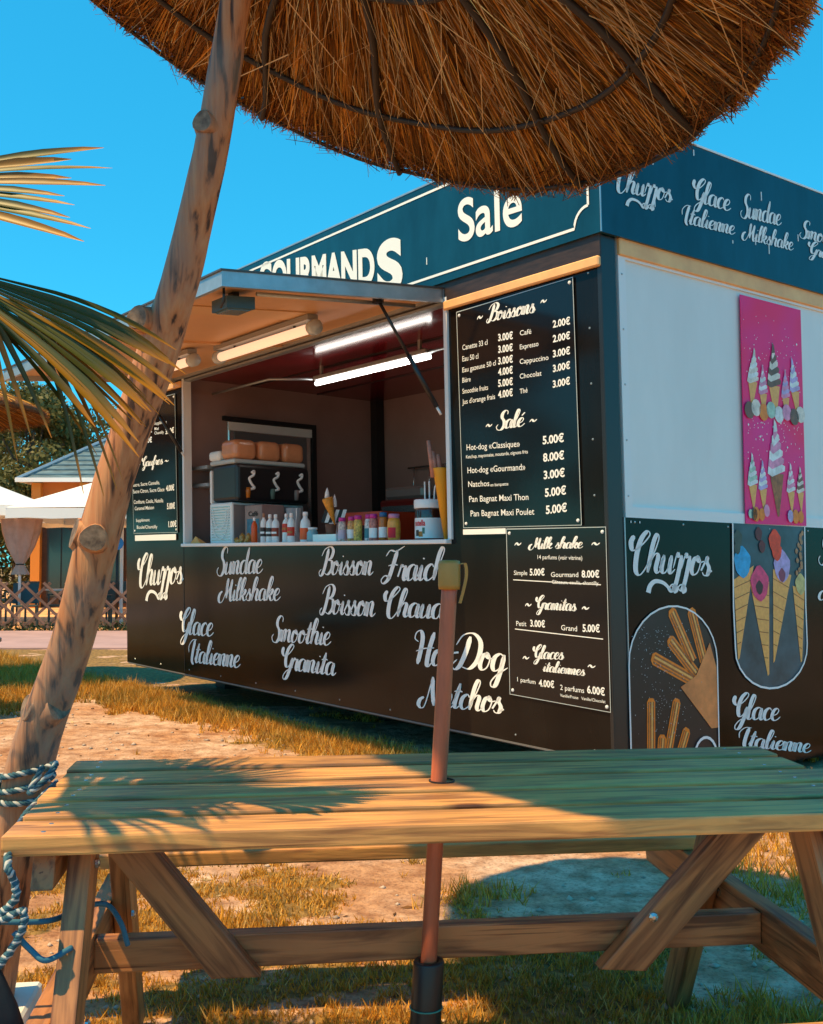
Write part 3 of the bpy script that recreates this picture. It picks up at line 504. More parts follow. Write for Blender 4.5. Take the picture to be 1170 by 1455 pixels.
TEXTS = [
('wall', 'S', 'Churros', 'L', 6.271, 0.772, 5.201, 0.823, 0.292),
('wall', 'S', 'Sundae', 'L', 4.537, 0.91, 3.719, 0.934, 0.218),
('wall', 'S', 'Milkshake', 'L', 4.529, 0.687, 3.444, 0.725, 0.187),
('wall', 'S', 'Glace', 'L', 5.302, 0.358, 4.604, 0.375, 0.225),
('wall', 'S', 'Italienne', 'L', 5.114, 0.117, 4.121, 0.145, 0.202),
('wall', 'S', 'Smoothie', 'L', 3.597, 0.404, 2.723, 0.425, 0.188),
('wall', 'S', 'Granita', 'L', 3.448, 0.196, 2.664, 0.213, 0.185),
('wall', 'S', 'Boisson', 'L', 2.88, 0.936, 2.171, 0.943, 0.192),
('wall', 'S', 'Fraiche', 'L', 2.089, 0.906, 1.266, 0.927, 0.205),
('wall', 'S', 'Boisson', 'L', 2.879, 0.652, 2.155, 0.66, 0.202),
('wall', 'S', 'Chaude', 'L', 2.063, 0.669, 1.289, 0.683, 0.185),
('wall', 'S', 'Hot-Dog', 'L', 1.718, 0.376, 0.819, 0.4, 0.205),
('wall', 'S', 'Natchos', 'L', 1.711, 0.118, 0.859, 0.156, 0.182),
('wall', 'S', 'Churros', 'R', 0.141, 0.997, 0.837, 0.978, 0.21),
('wall', 'S', 'Glace', 'R', 0.978, 0.159, 1.437, 0.113, 0.144),
('wall', 'S', 'Italienne', 'R', 1.028, -0.001, 1.744, -0.108, 0.112),
('wall', 'S', 'Sundae', 'R', 1.897, 1.063, 2.395, 1.041, 0.169),
('wall', 'S', 'Milkshake', 'R', 1.875, 0.842, 2.593, 0.827, 0.115),
('fascia', 'S', 'Churros', 'R', 0.074, 3.035, 0.559, 3.07, 0.14),
('fascia', 'S', 'Glace', 'R', 0.733, 3.12, 1.089, 3.129, 0.137),
('fascia', 'S', 'Italienne', 'R', 0.633, 2.972, 1.122, 2.995, 0.107),
('fascia', 'S', 'Sundae', 'R', 1.176, 3.121, 1.594, 3.146, 0.139),
('fascia', 'S', 'Milkshake', 'R', 1.176, 2.989, 1.712, 3.012, 0.104),
('fascia', 'S', 'Smoothie', 'R', 1.779, 3.115, 2.337, 3.139, 0.11),
('fascia', 'S', 'Granita', 'R', 1.865, 3.023, 2.33, 3.033, 0.087),
('fascia', 'B', 'Sale', 'L', 1.146, 3.008, 0.569, 2.984, 0.258),
('fascia', 'G', 'GOURMAND', 'L', 3.66, 3.185, 2.05, 2.94, 0.235),
('fascia', 'G', 'S', 'L', 2.02, 2.86, 1.73, 2.85, 0.33),
('boissons', 'S', 'Boissons', 'L', 0.928, 2.474, 0.499, 2.459, 0.099),
('boissons', 'T', '~', 'L', 1.012, 2.505, 0.957, 2.505, 0.025),
('boissons', 'T', '~', 'L', 0.46, 2.501, 0.407, 2.499, 0.023),
('boissons', 'T', 'Canette 33 cl', 'L', 1.157, 2.34, 0.921, 2.338, 0.034),
('boissons', 'T', 'Eau 50 cl', 'L', 1.159, 2.27, 1.008, 2.267, 0.034),
('boissons', 'T', 'Eau gazeuse 50 cl', 'L', 1.162, 2.202, 0.851, 2.204, 0.032),
('boissons', 'T', 'Bière', 'L', 1.164, 2.139, 1.085, 2.138, 0.032),
('boissons', 'T', 'Smoothie fruits', 'L', 1.166, 2.071, 0.926, 2.067, 0.032),
('boissons', 'T', "Jus d'orange frais", 'L', 1.169, 2.006, 0.865, 2.005, 0.032),
('boissons', 'P', '3.00€', 'L', 0.825, 2.344, 0.696, 2.337, 0.041),
('boissons', 'P', '3.00€', 'L', 0.827, 2.274, 0.699, 2.267, 0.041),
('boissons', 'P', '3.00€', 'L', 0.83, 2.205, 0.701, 2.2, 0.041),
('boissons', 'P', '4.00€', 'L', 0.832, 2.14, 0.704, 2.136, 0.041),
('boissons', 'P', '5.00€', 'L', 0.835, 2.073, 0.706, 2.069, 0.041),
('boissons', 'P', '4.00€', 'L', 0.837, 2.007, 0.709, 2.005, 0.041),
('boissons', 'T', 'Café', 'L', 0.636, 2.346, 0.54, 2.341, 0.03),
('boissons', 'T', 'Expresso', 'L', 0.639, 2.265, 0.485, 2.262, 0.03),
('boissons', 'T', 'Cappuccino', 'L', 0.643, 2.181, 0.407, 2.172, 0.03),
('boissons', 'T', 'Chocolat', 'L', 0.646, 2.096, 0.466, 2.091, 0.03),
('boissons', 'T', 'Thé', 'L', 0.649, 2.009, 0.584, 2.01, 0.03),
('boissons', 'P', '2.00€', 'L', 0.366, 2.346, 0.232, 2.343, 0.039),
('boissons', 'P', '2.00€', 'L', 0.369, 2.264, 0.235, 2.263, 0.039),
('boissons', 'P', '3.00€', 'L', 0.372, 2.18, 0.238, 2.18, 0.039),
('boissons', 'P', '3.00€', 'L', 0.375, 2.098, 0.241, 2.1, 0.039),
('boissons', 'P', '3.00€', 'L', 0.379, 2.011, 0.245, 2.014, 0.039),
('boissons', 'S', 'Salé', 'L', 0.863, 1.822, 0.606, 1.82, 0.1),
('boissons', 'T', '~', 'L', 0.955, 1.846, 0.895, 1.844, 0.022),
('boissons', 'T', '~', 'L', 0.575, 1.838, 0.512, 1.836, 0.021),
('boissons', 'T', 'Hot-dog «Classique»', 'L', 1.138, 1.72, 0.66, 1.705, 0.038),
('boissons', 'T', 'Ketchup, mayonnaise, moutarde, oignons frits', 'L', 1.145, 1.67, 0.594, 1.661, 0.022),
('boissons', 'T', 'Hot-dog «Gourmand»', 'L', 1.134, 1.579, 0.619, 1.568, 0.038),
('boissons', 'T', 'Natchos', 'L', 1.13, 1.495, 0.935, 1.491, 0.036),
('boissons', 'T', 'en barquette', 'L', 0.925, 1.488, 0.767, 1.487, 0.02),
('boissons', 'T', 'Pan Bagnat Maxi Thon', 'L', 1.125, 1.403, 0.599, 1.395, 0.038),
('boissons', 'T', 'Pan Bagnat Maxi Poulet', 'L', 1.114, 1.315, 0.554, 1.31, 0.038),
('boissons', 'P', '5.00€', 'L', 0.471, 1.703, 0.304, 1.704, 0.045),
('boissons', 'P', '8.00€', 'L', 0.471, 1.605, 0.305, 1.608, 0.045),
('boissons', 'P', '3.00€', 'L', 0.47, 1.507, 0.304, 1.512, 0.045),
('boissons', 'P', '5.00€', 'L', 0.464, 1.407, 0.298, 1.415, 0.045),
('boissons', 'P', '5.00€', 'L', 0.46, 1.311, 0.295, 1.32, 0.045),
('milk', 'S', 'Milk shake', 'L', 0.614, 1.116, 0.18, 1.119, 0.064),
('milk', 'T', '~', 'L', 0.727, 1.136, 0.667, 1.138, 0.022),
('milk', 'T', '~', 'L', 0.12, 1.135, 0.058, 1.134, 0.02),
('milk', 'T', '14 parfums (voir vitrine)', 'L', 0.537, 1.059, 0.19, 1.055, 0.024),
('milk', 'T', 'Simple', 'L', 0.737, 0.966, 0.625, 0.967, 0.027),
('milk', 'P', '5.00€', 'L', 0.604, 0.966, 0.483, 0.968, 0.037),
('milk', 'T', 'Gourmand', 'L', 0.433, 0.96, 0.223, 0.963, 0.028),
('milk', 'P', '8.00€', 'L', 0.198, 0.962, 0.069, 0.963, 0.037),
('milk', 'T', 'Gâteaux, coulis, chantilly', 'L', 0.427, 0.923, 0.077, 0.923, 0.021),
('milk', 'S', 'Granitas', 'L', 0.564, 0.777, 0.24, 0.78, 0.074),
('milk', 'T', '~', 'L', 0.65, 0.79, 0.595, 0.791, 0.022),
('milk', 'T', '~', 'L', 0.204, 0.791, 0.148, 0.79, 0.021),
('milk', 'T', 'Petit', 'L', 0.728, 0.674, 0.643, 0.676, 0.029),
('milk', 'P', '3.00€', 'L', 0.611, 0.677, 0.49, 0.678, 0.037),
('milk', 'T', 'Grand', 'L', 0.364, 0.67, 0.243, 0.67, 0.03),
('milk', 'P', '5.00€', 'L', 0.202, 0.671, 0.077, 0.675, 0.039),
('milk', 'S', 'Glaces', 'L', 0.597, 0.497, 0.345, 0.511, 0.074),
('milk', 'S', 'italiennes', 'L', 0.519, 0.432, 0.189, 0.436, 0.062),
('milk', 'T', '~', 'L', 0.681, 0.489, 0.625, 0.489, 0.022),
('milk', 'T', '~', 'L', 0.173, 0.484, 0.115, 0.483, 0.02),
('milk', 'T', '1 parfum', 'L', 0.731, 0.356, 0.579, 0.354, 0.026),
('milk', 'P', '4.00€', 'L', 0.553, 0.346, 0.43, 0.348, 0.037),
('milk', 'T', '2 parfums', 'L', 0.384, 0.343, 0.203, 0.343, 0.029),
('milk', 'P', '6.00€', 'L', 0.181, 0.347, 0.054, 0.345, 0.039),
('milk', 'T', 'Vanille/Fraise   Vanille/Chocolat', 'L', 0.386, 0.305, 0.051, 0.306, 0.017),
('gaufres', 'S', 'Crêpes', 'L', 6.165, 2.521, 5.611, 2.505, 0.081),
('gaufres', 'T', '~', 'L', 5.544, 2.537, 5.473, 2.534, 0.022),
('gaufres', 'S', 'Gaufres', 'L', 6.118, 1.942, 5.609, 1.937, 0.091),
('gaufres', 'T', '~', 'L', 6.234, 1.961, 6.153, 1.958, 0.023),
('gaufres', 'T', '~', 'L', 5.575, 1.953, 5.486, 1.95, 0.022),
('gaufres', 'T', 'Supplément', 'L', 5.803, 2.325, 5.522, 2.314, 0.031),
('gaufres', 'T', 'Miel', 'L', 5.804, 2.274, 5.709, 2.269, 0.029),
('gaufres', 'T', 'Chantilly', 'L', 5.805, 2.232, 5.59, 2.224, 0.029),
('gaufres', 'P', '3.00€', 'L', 5.551, 2.213, 5.362, 2.212, 0.048),
('gaufres', 'P', '3.00€', 'L', 6.067, 2.358, 5.863, 2.353, 0.05),
('gaufres', 'P', '4.00€', 'L', 6.084, 2.266, 5.865, 2.26, 0.05),
('gaufres', 'P', '5.00€', 'L', 6.085, 2.169, 5.867, 2.164, 0.05),
('gaufres', 'T', 'Sucre, Sucre Cannelle,', 'L', 6.346, 1.756, 5.693, 1.749, 0.037),
('gaufres', 'T', 'Sucre Citron, Sucre Glace', 'L', 6.341, 1.689, 5.588, 1.677, 0.039),
('gaufres', 'P', '4.00€', 'L', 5.549, 1.676, 5.369, 1.676, 0.052),
('gaufres', 'T', 'Confiture, Coulis, Nutella', 'L', 6.323, 1.584, 5.617, 1.574, 0.039),
('gaufres', 'T', 'Caramel Maison', 'L', 6.3, 1.52, 5.833, 1.516, 0.037),
('gaufres', 'P', '5.00€', 'L', 5.532, 1.506, 5.357, 1.506, 0.054),
('gaufres', 'T', 'Supplément', 'L', 6.273, 1.403, 5.937, 1.402, 0.032),
('gaufres', 'T', 'Boule/Chantilly', 'L', 6.251, 1.334, 5.756, 1.331, 0.034),
('gaufres', 'P', '1.00€', 'L', 5.504, 1.337, 5.325, 1.338, 0.054),
]
kiosk = build_kiosk()

def awn_w(v): return 2.70 + .100 * v            # underside of the awning, sloping down outwards
def build_awning(k):
    A0, A1, AV = 1.325, 5.335, -1.56
    def ab(name, u0, u1, v0, v1, d0, d1, m, parent, bev=0):
        P = [K(u, v, awn_w(v) + d) for d in (d0, d1) for u, v in ((u0, v0), (u1, v0), (u1, v1), (u0, v1))]
        return pm(name, P, [tuple(reversed(f)) for f in BOXF], m, parent)
    aw = ab('awning', A0 + .03, A1 - .03, AV + .03, -.03, .012, .045, M_beige, k)
    fm = M_alu
    ab('awning_frame', A0, A1, AV, AV + .03, -.030, .055, fm, aw); ab('awning_frame', A0, A0 + .03, AV + .03, -.02, -.030, .055, fm, aw); ab('awning_frame', A1 - .03, A1, AV + .03, -.02, -.030, .055, fm, aw)
    ab('awning_frame', A0, A1, -.035, -.012, -.012, .055, M_alu, aw)
    ab('awning_skin', A0 - .008, A1 + .008, AV - .01, -.02, .0555, .066, mat('dark_aluminium_skin', (.10, .09, .085), .4, metal=.4), aw)
    ab('awning_rib', 3.30, 3.34, AV + .03, -.04, -.004, .012, M_beige, aw); ab('awning_rib', 2.05, 2.30, AV + .03, -.5, .004, .011, mat('tan_lining', (.70, .42, .20), .5), aw); ab('awning_rib', A0 + .06, A0 + .10, AV + .05, -.04, -.012, .012, M_alu, aw)
    kl = mat('frosted_cap', (.55, .62, .66), .3, spec=.7); tm = emis('warm_lit_tube', (1, .62, .38), .75)
    for u0, u1, v in ((2.06, 3.42, -.52), (3.58, 4.8, -.66)):
        l = ab('tube_lamp', u0, u1, v - .05, v + .03, -.035, .0, mat('grey_lamp_body', (.3, .3, .3)), aw)
        w_ = awn_w(v) - .085; V, F = tube_vf([K(u0 + .02, v, w_), K(u1 - .02, v, w_)], .034, 12); pm('lamp_tube', V, F, tm, l, True)
        for u in (u0, u1): V, F = tube_vf([K(u - .03, v, w_), K(u + .03, v, w_)], .050, 12); pm('end_cap', V, F, kl, l, True)
        for u in (u0 + .25, u1 - .25): tube('bracket', [K(u, v, w_ + .03), K(u, v, awn_w(v) + .01)], .01, M_dark, l, 6)
    tube('conduit', [K(1.50, -1.25, awn_w(-1.25) - .02), K(1.52, -.10, awn_w(-.1) - .02)], .013, M_alu, aw)
    f = mat('teal_grey_plastic', (.05, .10, .13), .35)
    fl = ab('floodlight', 1.54, 1.73, -1.42, -1.24, -.10, -.03, f, aw, .0); ab('floodlight_glass', 1.56, 1.71, -1.40, -1.26, -.108, -.10, mat('grey_glass', (.12, .2, .25), .15), fl); ab('bracket', 1.62, 1.68, -1.34, -1.30, -.03, .012, M_dark, fl)
    tube('hook', [K(1.42, -1.50, awn_w(-1.5)), K(1.42, -1.50, awn_w(-1.5) - .09), K(1.46, -1.50, awn_w(-1.5) - .12)], .008, M_rubber, aw, 6)
    # gas struts
    for u0, u1 in ((1.47, 1.36), (5.22, 5.10)):
        a = K(u0, -.42, awn_w(-.42) - .01); b = K(u1, -.03, 1.96); mid = a.lerp(b, .48)
        s = tube('gas_strut', [a, mid], .011, M_rubber, aw, 8); tube('strut_cylinder', [mid, a.lerp(b, .93)], .017, M_rubber, s, 8); tube('strut_rod', [a.lerp(b, .93), b], .009, M_wframe, s, 8)
        V, F = lathe([(.0, -.02), (.035, -.02), (.035, .02), (0, .02)], 10); pm('strut_mount', [a + Vector(p) for p in V], F, M_rubber, s)
build_awning(kiosk)

# ------------------------------------------------------------ menu boards, screwed to the serving side
def board(label, outline, key, m=M_blackb):
    c = [sum(p[i] for p in outline) / len(outline) for i in (0, 1)]
    t = empty('menu_board', K(c[0], -.006, c[1]), label, 'menu board', 'menu boards on the serving side')
    n = len(outline); V = [K(a, -.0025, b) for a, b in outline] + [K(a, -.010, b) for a, b in outline]
    F = [tuple(range(n, 2 * n)), tuple(reversed(range(n)))] + [(i, (i + 1) % n, n + (i + 1) % n, n + i) for i in range(n)]
    p = pm('panel', V, F, m, t)
    V2, F2 = line_strip(list(outline) + [outline[0]], .006); pm('edge_line', [K(a, -.0115, b) for a, b in V2], F2, mat('pale_edge', (.45, .50, .52), .4), t)
    for a, b in outline:
        a += .025 * (1 if a < c[0] else -1); b += .025 * (1 if b < c[1] else -1)
        V3, F3 = lathe([(.011, 0), (.009, .005), (.004, .007)], 8); pm('screw', [K(a + y, -.0105 - z, b + x) for x, y, z in V3], F3, M_wframe, t)
    for g, st, s, face, a0, w0, a1, w1, h in TEXTS:
        if g == key: lettering(st, s, face, a0, w0, a1, w1, h, t, off=.0125)
    return t
b1 = board('tall black drinks and savoury menu board headed Boissons, right of the hatch', [(1.207, 2.585), (.205, 2.597), (.19, 1.243), (1.185, 1.247)], 'boissons')
kv = [K(u, -.0125, w_) for u, w_ in ((1.19, 1.237), (.80, 1.237), (.80, 1.205), (1.19, 1.205))]; poly('white_strip', kv, M_white, b1)
b2 = board('small black milkshake and ice cream menu board headed Milk shake, low by the kiosk corner', [(.794, 1.232), (.015, 1.229), (.018, .262), (.798, .276)], 'milk')
for w0, w1 in ((.815, .800), (.565, .548)):
    pass
def hline(t, u0, w0, u1, w1): V, F = line_strip([(u0, w0), (u1, w1)], .005); pm('rule_line', [K(a, -.0125, b) for a, b in V], F, M_white, t)
hline(b2, .745, .938, .06, .925); hline(b2, .740, .655, .055, .640)
b3 = board('narrow black menu board headed Gaufres, left of the hatch behind the leaning post', [(6.40, 2.58), (5.34, 2.57), (5.31, 1.285), (6.33, 1.290)], 'gaufres')
poly('white_strip', [K(u, -.0125, w_) for u, w_ in ((6.30, 1.270), (5.34, 1.270), (5.34, 1.215), (6.30, 1.215))], M_white, b3)

# ------------------------------------------------------------ printed pictures on the end side
def rpoly(name, pts, m, parent, off): return poly(name, RP(pts, off), m, parent)
def circ(cx_, cy_, rx, ry, n=14, a0=0): return [(cx_ + rx * math.cos(a0 + 2 * math.pi * i / n), cy_ + ry * math.sin(a0 + 2 * math.pi * i / n)) for i in range(n)]
P_or = mat('printed_orange_dough', (1.0, .24, .012), .4, var=.2, scale=30); P_br = mat('printed_brown', (.36, .12, .03), .4, var=.4, scale=30)
P_cone = mat('printed_wafer', (1.0, .44, .11), .4, var=.15, scale=45); P_sl = mat('printed_slate', (.035, .075, .10), .35, var=.5, scale=5); P_paper = mat('printed_paper', (.72, .25, .07), .5, var=.3, scale=6)
def printed(name, col): return mat('printed_' + name, col, .4, var=.25, scale=25)
def scoop(pic, v, w_, r, col, nm):
    o = rpoly('printed_scoop', [(v + r * (1 + .08 * math.sin(5 * a)) * math.cos(a), w_ + r * 1.15 * (1 + .08 * math.sin(4 * a + v)) * math.sin(a)) for a in np.linspace(0, 2 * math.pi, 18)[:-1]], printed(nm, col), pic, .0070 + .0001 * (len(pic.children) % 24))
    return o
def build_prints():
    # cones on slate, with a white outline, straight top and round bottom
    el = [o for o in kiosk.children if o.name.startswith('end_panel')][0]
    L = [(1.035, 1.284), (1.015, .80), (1.02, .56)] + [(1.375 + .36 * math.cos(t), .56 + .25 * math.sin(t)) for t in np.linspace(math.pi, 2 * math.pi, 14)][1:] + [(1.735, .8), (1.755, 1.284)]
    pic = rpoly('printed_picture', L, P_sl, el, .003); pic['label'] = 'print of ice cream cones on slate'
    V, F = line_strip(L, .012); pm('outline', [K(-.0085, a, b) for a, b in V], F, M_white, pic)
    for base, tip in (([(1.03, .955), (1.225, 1.04)], (1.045, .49)), ([(1.185, .935), (1.372, .945)], (1.325, .385)), ([(1.415, 1.02), (1.60, .985)], (1.385, .46)), ([(1.61, .92), (1.735, .90)], (1.665, .45))):
        rpoly('printed_cone', [base[0], tip, (tip[0] + .015, tip[1] + .01), base[1]], P_cone, pic, .005)
        for t in np.linspace(.1, .8, 6):
            a = np.array(base[0]) * (1 - t) + np.array(tip) * t; b = np.array(base[1]) * (1 - t) + np.array(tip) * t
            V, F = line_strip([tuple(a), tuple(b + [0, -.03 * (1 - t)])], .005); pm('wafer_line', [K(-.0056, x, y) for x, y in V], F, P_br, pic)
    for v, w_, r, col, nm in ((1.115, 1.06, .078, (.03, .38, .72), 'blue_scoop'), (1.275, .935, .088, (.75, .05, .18), 'pink_scoop'), (1.505, 1.04, .082, (.50, .38, .72), 'lilac_scoop'), (1.69, .93, .055, (.62, .52, .20), 'pale_scoop')): scoop(pic, v, w_, r, col, nm)
    for v, w_, r, col, nm in ((1.27, .91, .035, (.05, .01, .02), 'berry'), (1.50, .985, .035, (.25, .04, .10), 'berry2'), (1.44, 1.19, .06, (.85, .05, .01), 'strawberry'), (1.455, 1.13, .05, (.85, .05, .01), 'strawberry'), (1.31, 1.155, .032, (.12, .01, .02), 'cherry'), (1.28, 1.23, .034, (.22, .01, .02), 'cherry'), (1.08, 1.2, .04, (.05, .07, .06), 'leaf'), (1.07, 1.14, .03, (.05, .07, .06), 'leaf')): scoop(pic, v, w_, r, col, nm)
    for i in range(14): scoop(pic, 1.69 + rng.uniform(-.04, .04), 1.0 + i * .019, .014, (.45, .22, .10), 'nuts')
    # churros in a paper cone, white arched outline
    A = [(.105, -.13), (.112, .50)] + [(.48 + .37 * math.cos(t), .50 + .31 * math.sin(t)) for t in np.linspace(math.pi, 0, 16)][1:-1] + [(.85, .50), (.838, -.13)]
    pic2 = rpoly('printed_picture', A, mat('printed_night', (.012, .010, .014), .35, var=.4, scale=4), el, .003); pic2['label'] = 'print of churros in a paper cone'
    V, F = line_strip(A, .010); pm('outline', [K(-.0085, a, b) for a, b in V], F, M_white, pic2)
    def bar(a, b, r=.036):
        a = np.array(a); b = np.array(b); d = (b - a) / np.linalg.norm(b - a); n_ = np.array([-d[1], d[0]])
        pts = [a + n_ * r - d * 0, a + n_ * r * .5 - d * r * .6, a - n_ * r * .5 - d * r * .6, a - n_ * r, b - n_ * r, b + n_ * r]
        o = rpoly('printed_churro', [tuple(p) for p in pts], P_or, pic2, .005)
        V, F = line_strip([tuple(a + n_ * r * .25), tuple(b + n_ * r * .25)], .010); pm('highlight', [K(-.0053, x, y) for x, y in V], F, printed('highlight_dough', (1.0, .50, .14)), pic2)
        for t in (-.62, -.12, .55): V, F = line_strip([tuple(a + n_ * r * t), tuple(b + n_ * r * t)], .009); pm('groove', [K(-.0056, x, y) for x, y in V], F, P_br, pic2)
    for a, b in (((.475, .775), (.64, .50)), ((.64, .775), (.735, .50)), ((.455, .62), (.66, .43)), ((.315, .53), (.66, .385))): bar(a, b)
    rpoly('printed_paper_cone', [(.525, .365), (.66, .42), (.79, .60), (.842, .46), (.842, .12), (.78, .12)], P_paper, pic2, .0065)
    for a, b in (((.28, .30), (.265, -.05)), ((.49, .285), (.40, .0)), ((.565, .12), (.45, -.10)), ((.36, .10), (.33, -.12))): bar(a, b, .033)
    P = []; F = []
    for i in range(260):
        v = rng.normal(.38, .12); w_ = rng.uniform(.1, .72); r = rng.uniform(.0015, .0035)
        if .13 < v < .8 and w_ < .72: n_ = len(P); P += [K(-.0078, v - r, w_), K(-.0078, v, w_ - r), K(-.0078, v + r, w_), K(-.0078, v, w_ + r)]; F.append((n_, n_ + 1, n_ + 2, n_ + 3))
    pm('printed_sugar', P, F, printed('sugar', (.45, .55, .62)), pic2)['kind'] = 'stuff'
    V, F = line_strip([(.72 + .10 * math.cos(t), -.04 + .115 * math.sin(t)) for t in np.linspace(0, math.pi, 12)], .016); pm('printed_ring', [K(-.0095, a, b) for a, b in V], F, M_white, pic2)
    # next picture, cut by the frame of the photograph
    B = [(1.925, -.13), (1.93, .50)] + [(2.29 + .36 * math.cos(t), .50 + .24 * math.sin(t)) for t in np.linspace(math.pi, 0, 14)][1:-1] + [(2.65, .5), (2.65, -.13)]
    pic3 = rpoly('printed_picture', B, P_sl, el, .003); V, F = line_strip(B, .012); pm('outline', [K(-.0085, a, b) for a, b in V], F, M_white, pic3)
    rpoly('printed_cup', [(2.15, -.1), (2.1, .3), (2.5, .3), (2.45, -.1)], printed('pink_scoop', (.75, .05, .18)), pic3, .005); scoop(pic3, 2.3, .38, .17, (.8, .7, .6), 'cream')
    # two small white paint chips on the black film under the white panel
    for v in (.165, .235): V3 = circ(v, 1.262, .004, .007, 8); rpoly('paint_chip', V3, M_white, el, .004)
    # ---- magenta ice cream poster
    t = empty('poster', K(-.004, 1.46, 1.97), 'tall magenta poster of ice cream cones hung on the white panel', 'poster')
    m = bpy.data.materials.new('printed_magenta'); m.use_nodes = True; nt_ = m.node_tree; b = nt_.nodes['Principled BSDF']; tc = nt_.nodes.new('ShaderNodeTexCoord')
    nz = nt_.nodes.new('ShaderNodeTexNoise'); nz.inputs['Scale'].default_value = 2.2; nt_.links.new(tc.outputs['Object'], nz.inputs[0]); rp = nt_.nodes.new('ShaderNodeValToRGB')
    e = rp.color_ramp.elements; e[0].position = .35; e[0].color = (1.0, .0, .12, 1); e[1].position = .65; e[1].color = (.90, .01, .26, 1); nt_.links.new(nz.outputs[0], rp.inputs[0]); nt_.links.new(rp.outputs[0], b.inputs['Base Color']); b.inputs['Roughness'].default_value = .4
    q = [(1.182, 2.655), (1.80, 2.655), (1.775, 1.292), (1.160, 1.286)]; n_ = 4
    V = [K(-.003, a, b_) for a, b_ in q] + [K(-.008, a, b_) for a, b_ in q]
    pm('sheet', V, [(4, 5, 6, 7), (3, 2, 1, 0)] + [(i, (i + 1) % 4, 4 + (i + 1) % 4, 4 + i) for i in range(4)], m, t)
    P = []; F = []
    for i in range(150):
        v = rng.uniform(1.20, 1.76); w_ = rng.choice([rng.normal(2.33, .12), rng.normal(1.82, .08)]); r = rng.choice([.003, .0045, .008], p=[.6, .3, .1])
        if 1.31 < w_ < 2.6: n_ = len(P); P += [K(-.0095, v - r, w_), K(-.0095, v, w_ - r * 1.2), K(-.0095, v + r, w_), K(-.0095, v, w_ + r * 1.2)]; F.append((n_, n_ + 1, n_ + 2, n_ + 3))
    pm('printed_stars', P, F, M_white, t)['kind'] = 'stuff'
    def softserve(v, w_, s, c1, c2, tilt=0, dark=False):
        """wafer cone with a twist of soft ice: bands alternate in two colours"""
        f = lambda x, y: (v + (x + tilt * y) * s, w_ + y * s)
        rpoly('printed_cone', [f(-.16, 0), f(.0, -.62), f(.04, -.62), f(.18, 0)], P_br if dark else P_cone, t, .0105)
        for i, (wd, y) in enumerate(((.21, .02), (.19, .13), (.165, .24), (.13, .35), (.09, .46), (.05, .56))):
            rpoly('printed_swirl', [f(-wd, y - .03), f(-wd * .5, y - .07), f(wd, y + .03), f(wd * 1.05, y + .10), f(.3 * wd, y + .15), f(-wd * .9, y + .08)], c1 if i % 2 == 0 else c2, t, .0115 + .0004 * i)
        rpoly('printed_swirl', [f(-.045, .60), f(.05, .62), f(.03, .74), f(-.02, .80)], c1, t, .0145)
    cr = printed('cream', (.82, .74, .62)); pk = printed('rose', (.80, .30, .48)); br = printed('cocoa', (.20, .09, .05)); wt = printed('milk', (.85, .83, .80)); lil = printed('lilac', (.55, .42, .72)); mint = printed('mint', (.45, .62, .50))
    for v, w_, s, c1, c2, tl in ((1.27, 2.14, .26, cr, wt, .12), (1.70, 2.13, .26, lil, wt, -.12), (1.37, 2.08, .22, pk, wt, 0), (1.60, 2.08, .22, pk, lil, 0), (1.485, 2.14, .33, br, cr, 0)): softserve(v, w_, s, c1, c2, tl)
    for i, (v, c) in enumerate(((1.225, br), (1.29, cr), (1.365, P_or), (1.44, mint), (1.52, wt), (1.60, pk), (1.68, br), (1.745, cr))): rpoly('printed_scoop', circ(v, 1.965 + .02 * (i % 2), .048, .052, 12), c, t, .0155)
    for v, w_, s, c1, c2 in ((1.235, 1.52, .24, wt, mint), (1.335, 1.50, .22, lil, wt), (1.62, 1.50, .22, wt, pk), (1.72, 1.50, .2, cr, br)): softserve(v, w_, s, c1, c2)
    softserve(1.475, 1.60, .42, wt, pk, 0, True)
    for v, c, r in ((1.20, mint, .022), (1.255, P_or, .035), (1.31, P_or, .03), (1.36, pk, .03), (1.60, lil, .03), (1.655, P_or, .035), (1.71, P_or, .03), (1.235, printed('leaf', (.05, .10, .05)), .03)): rpoly('printed_fruit', circ(v, 1.345 if c != pk else 1.37, r, r * 1.3, 9), c, t, .0155)
build_prints()

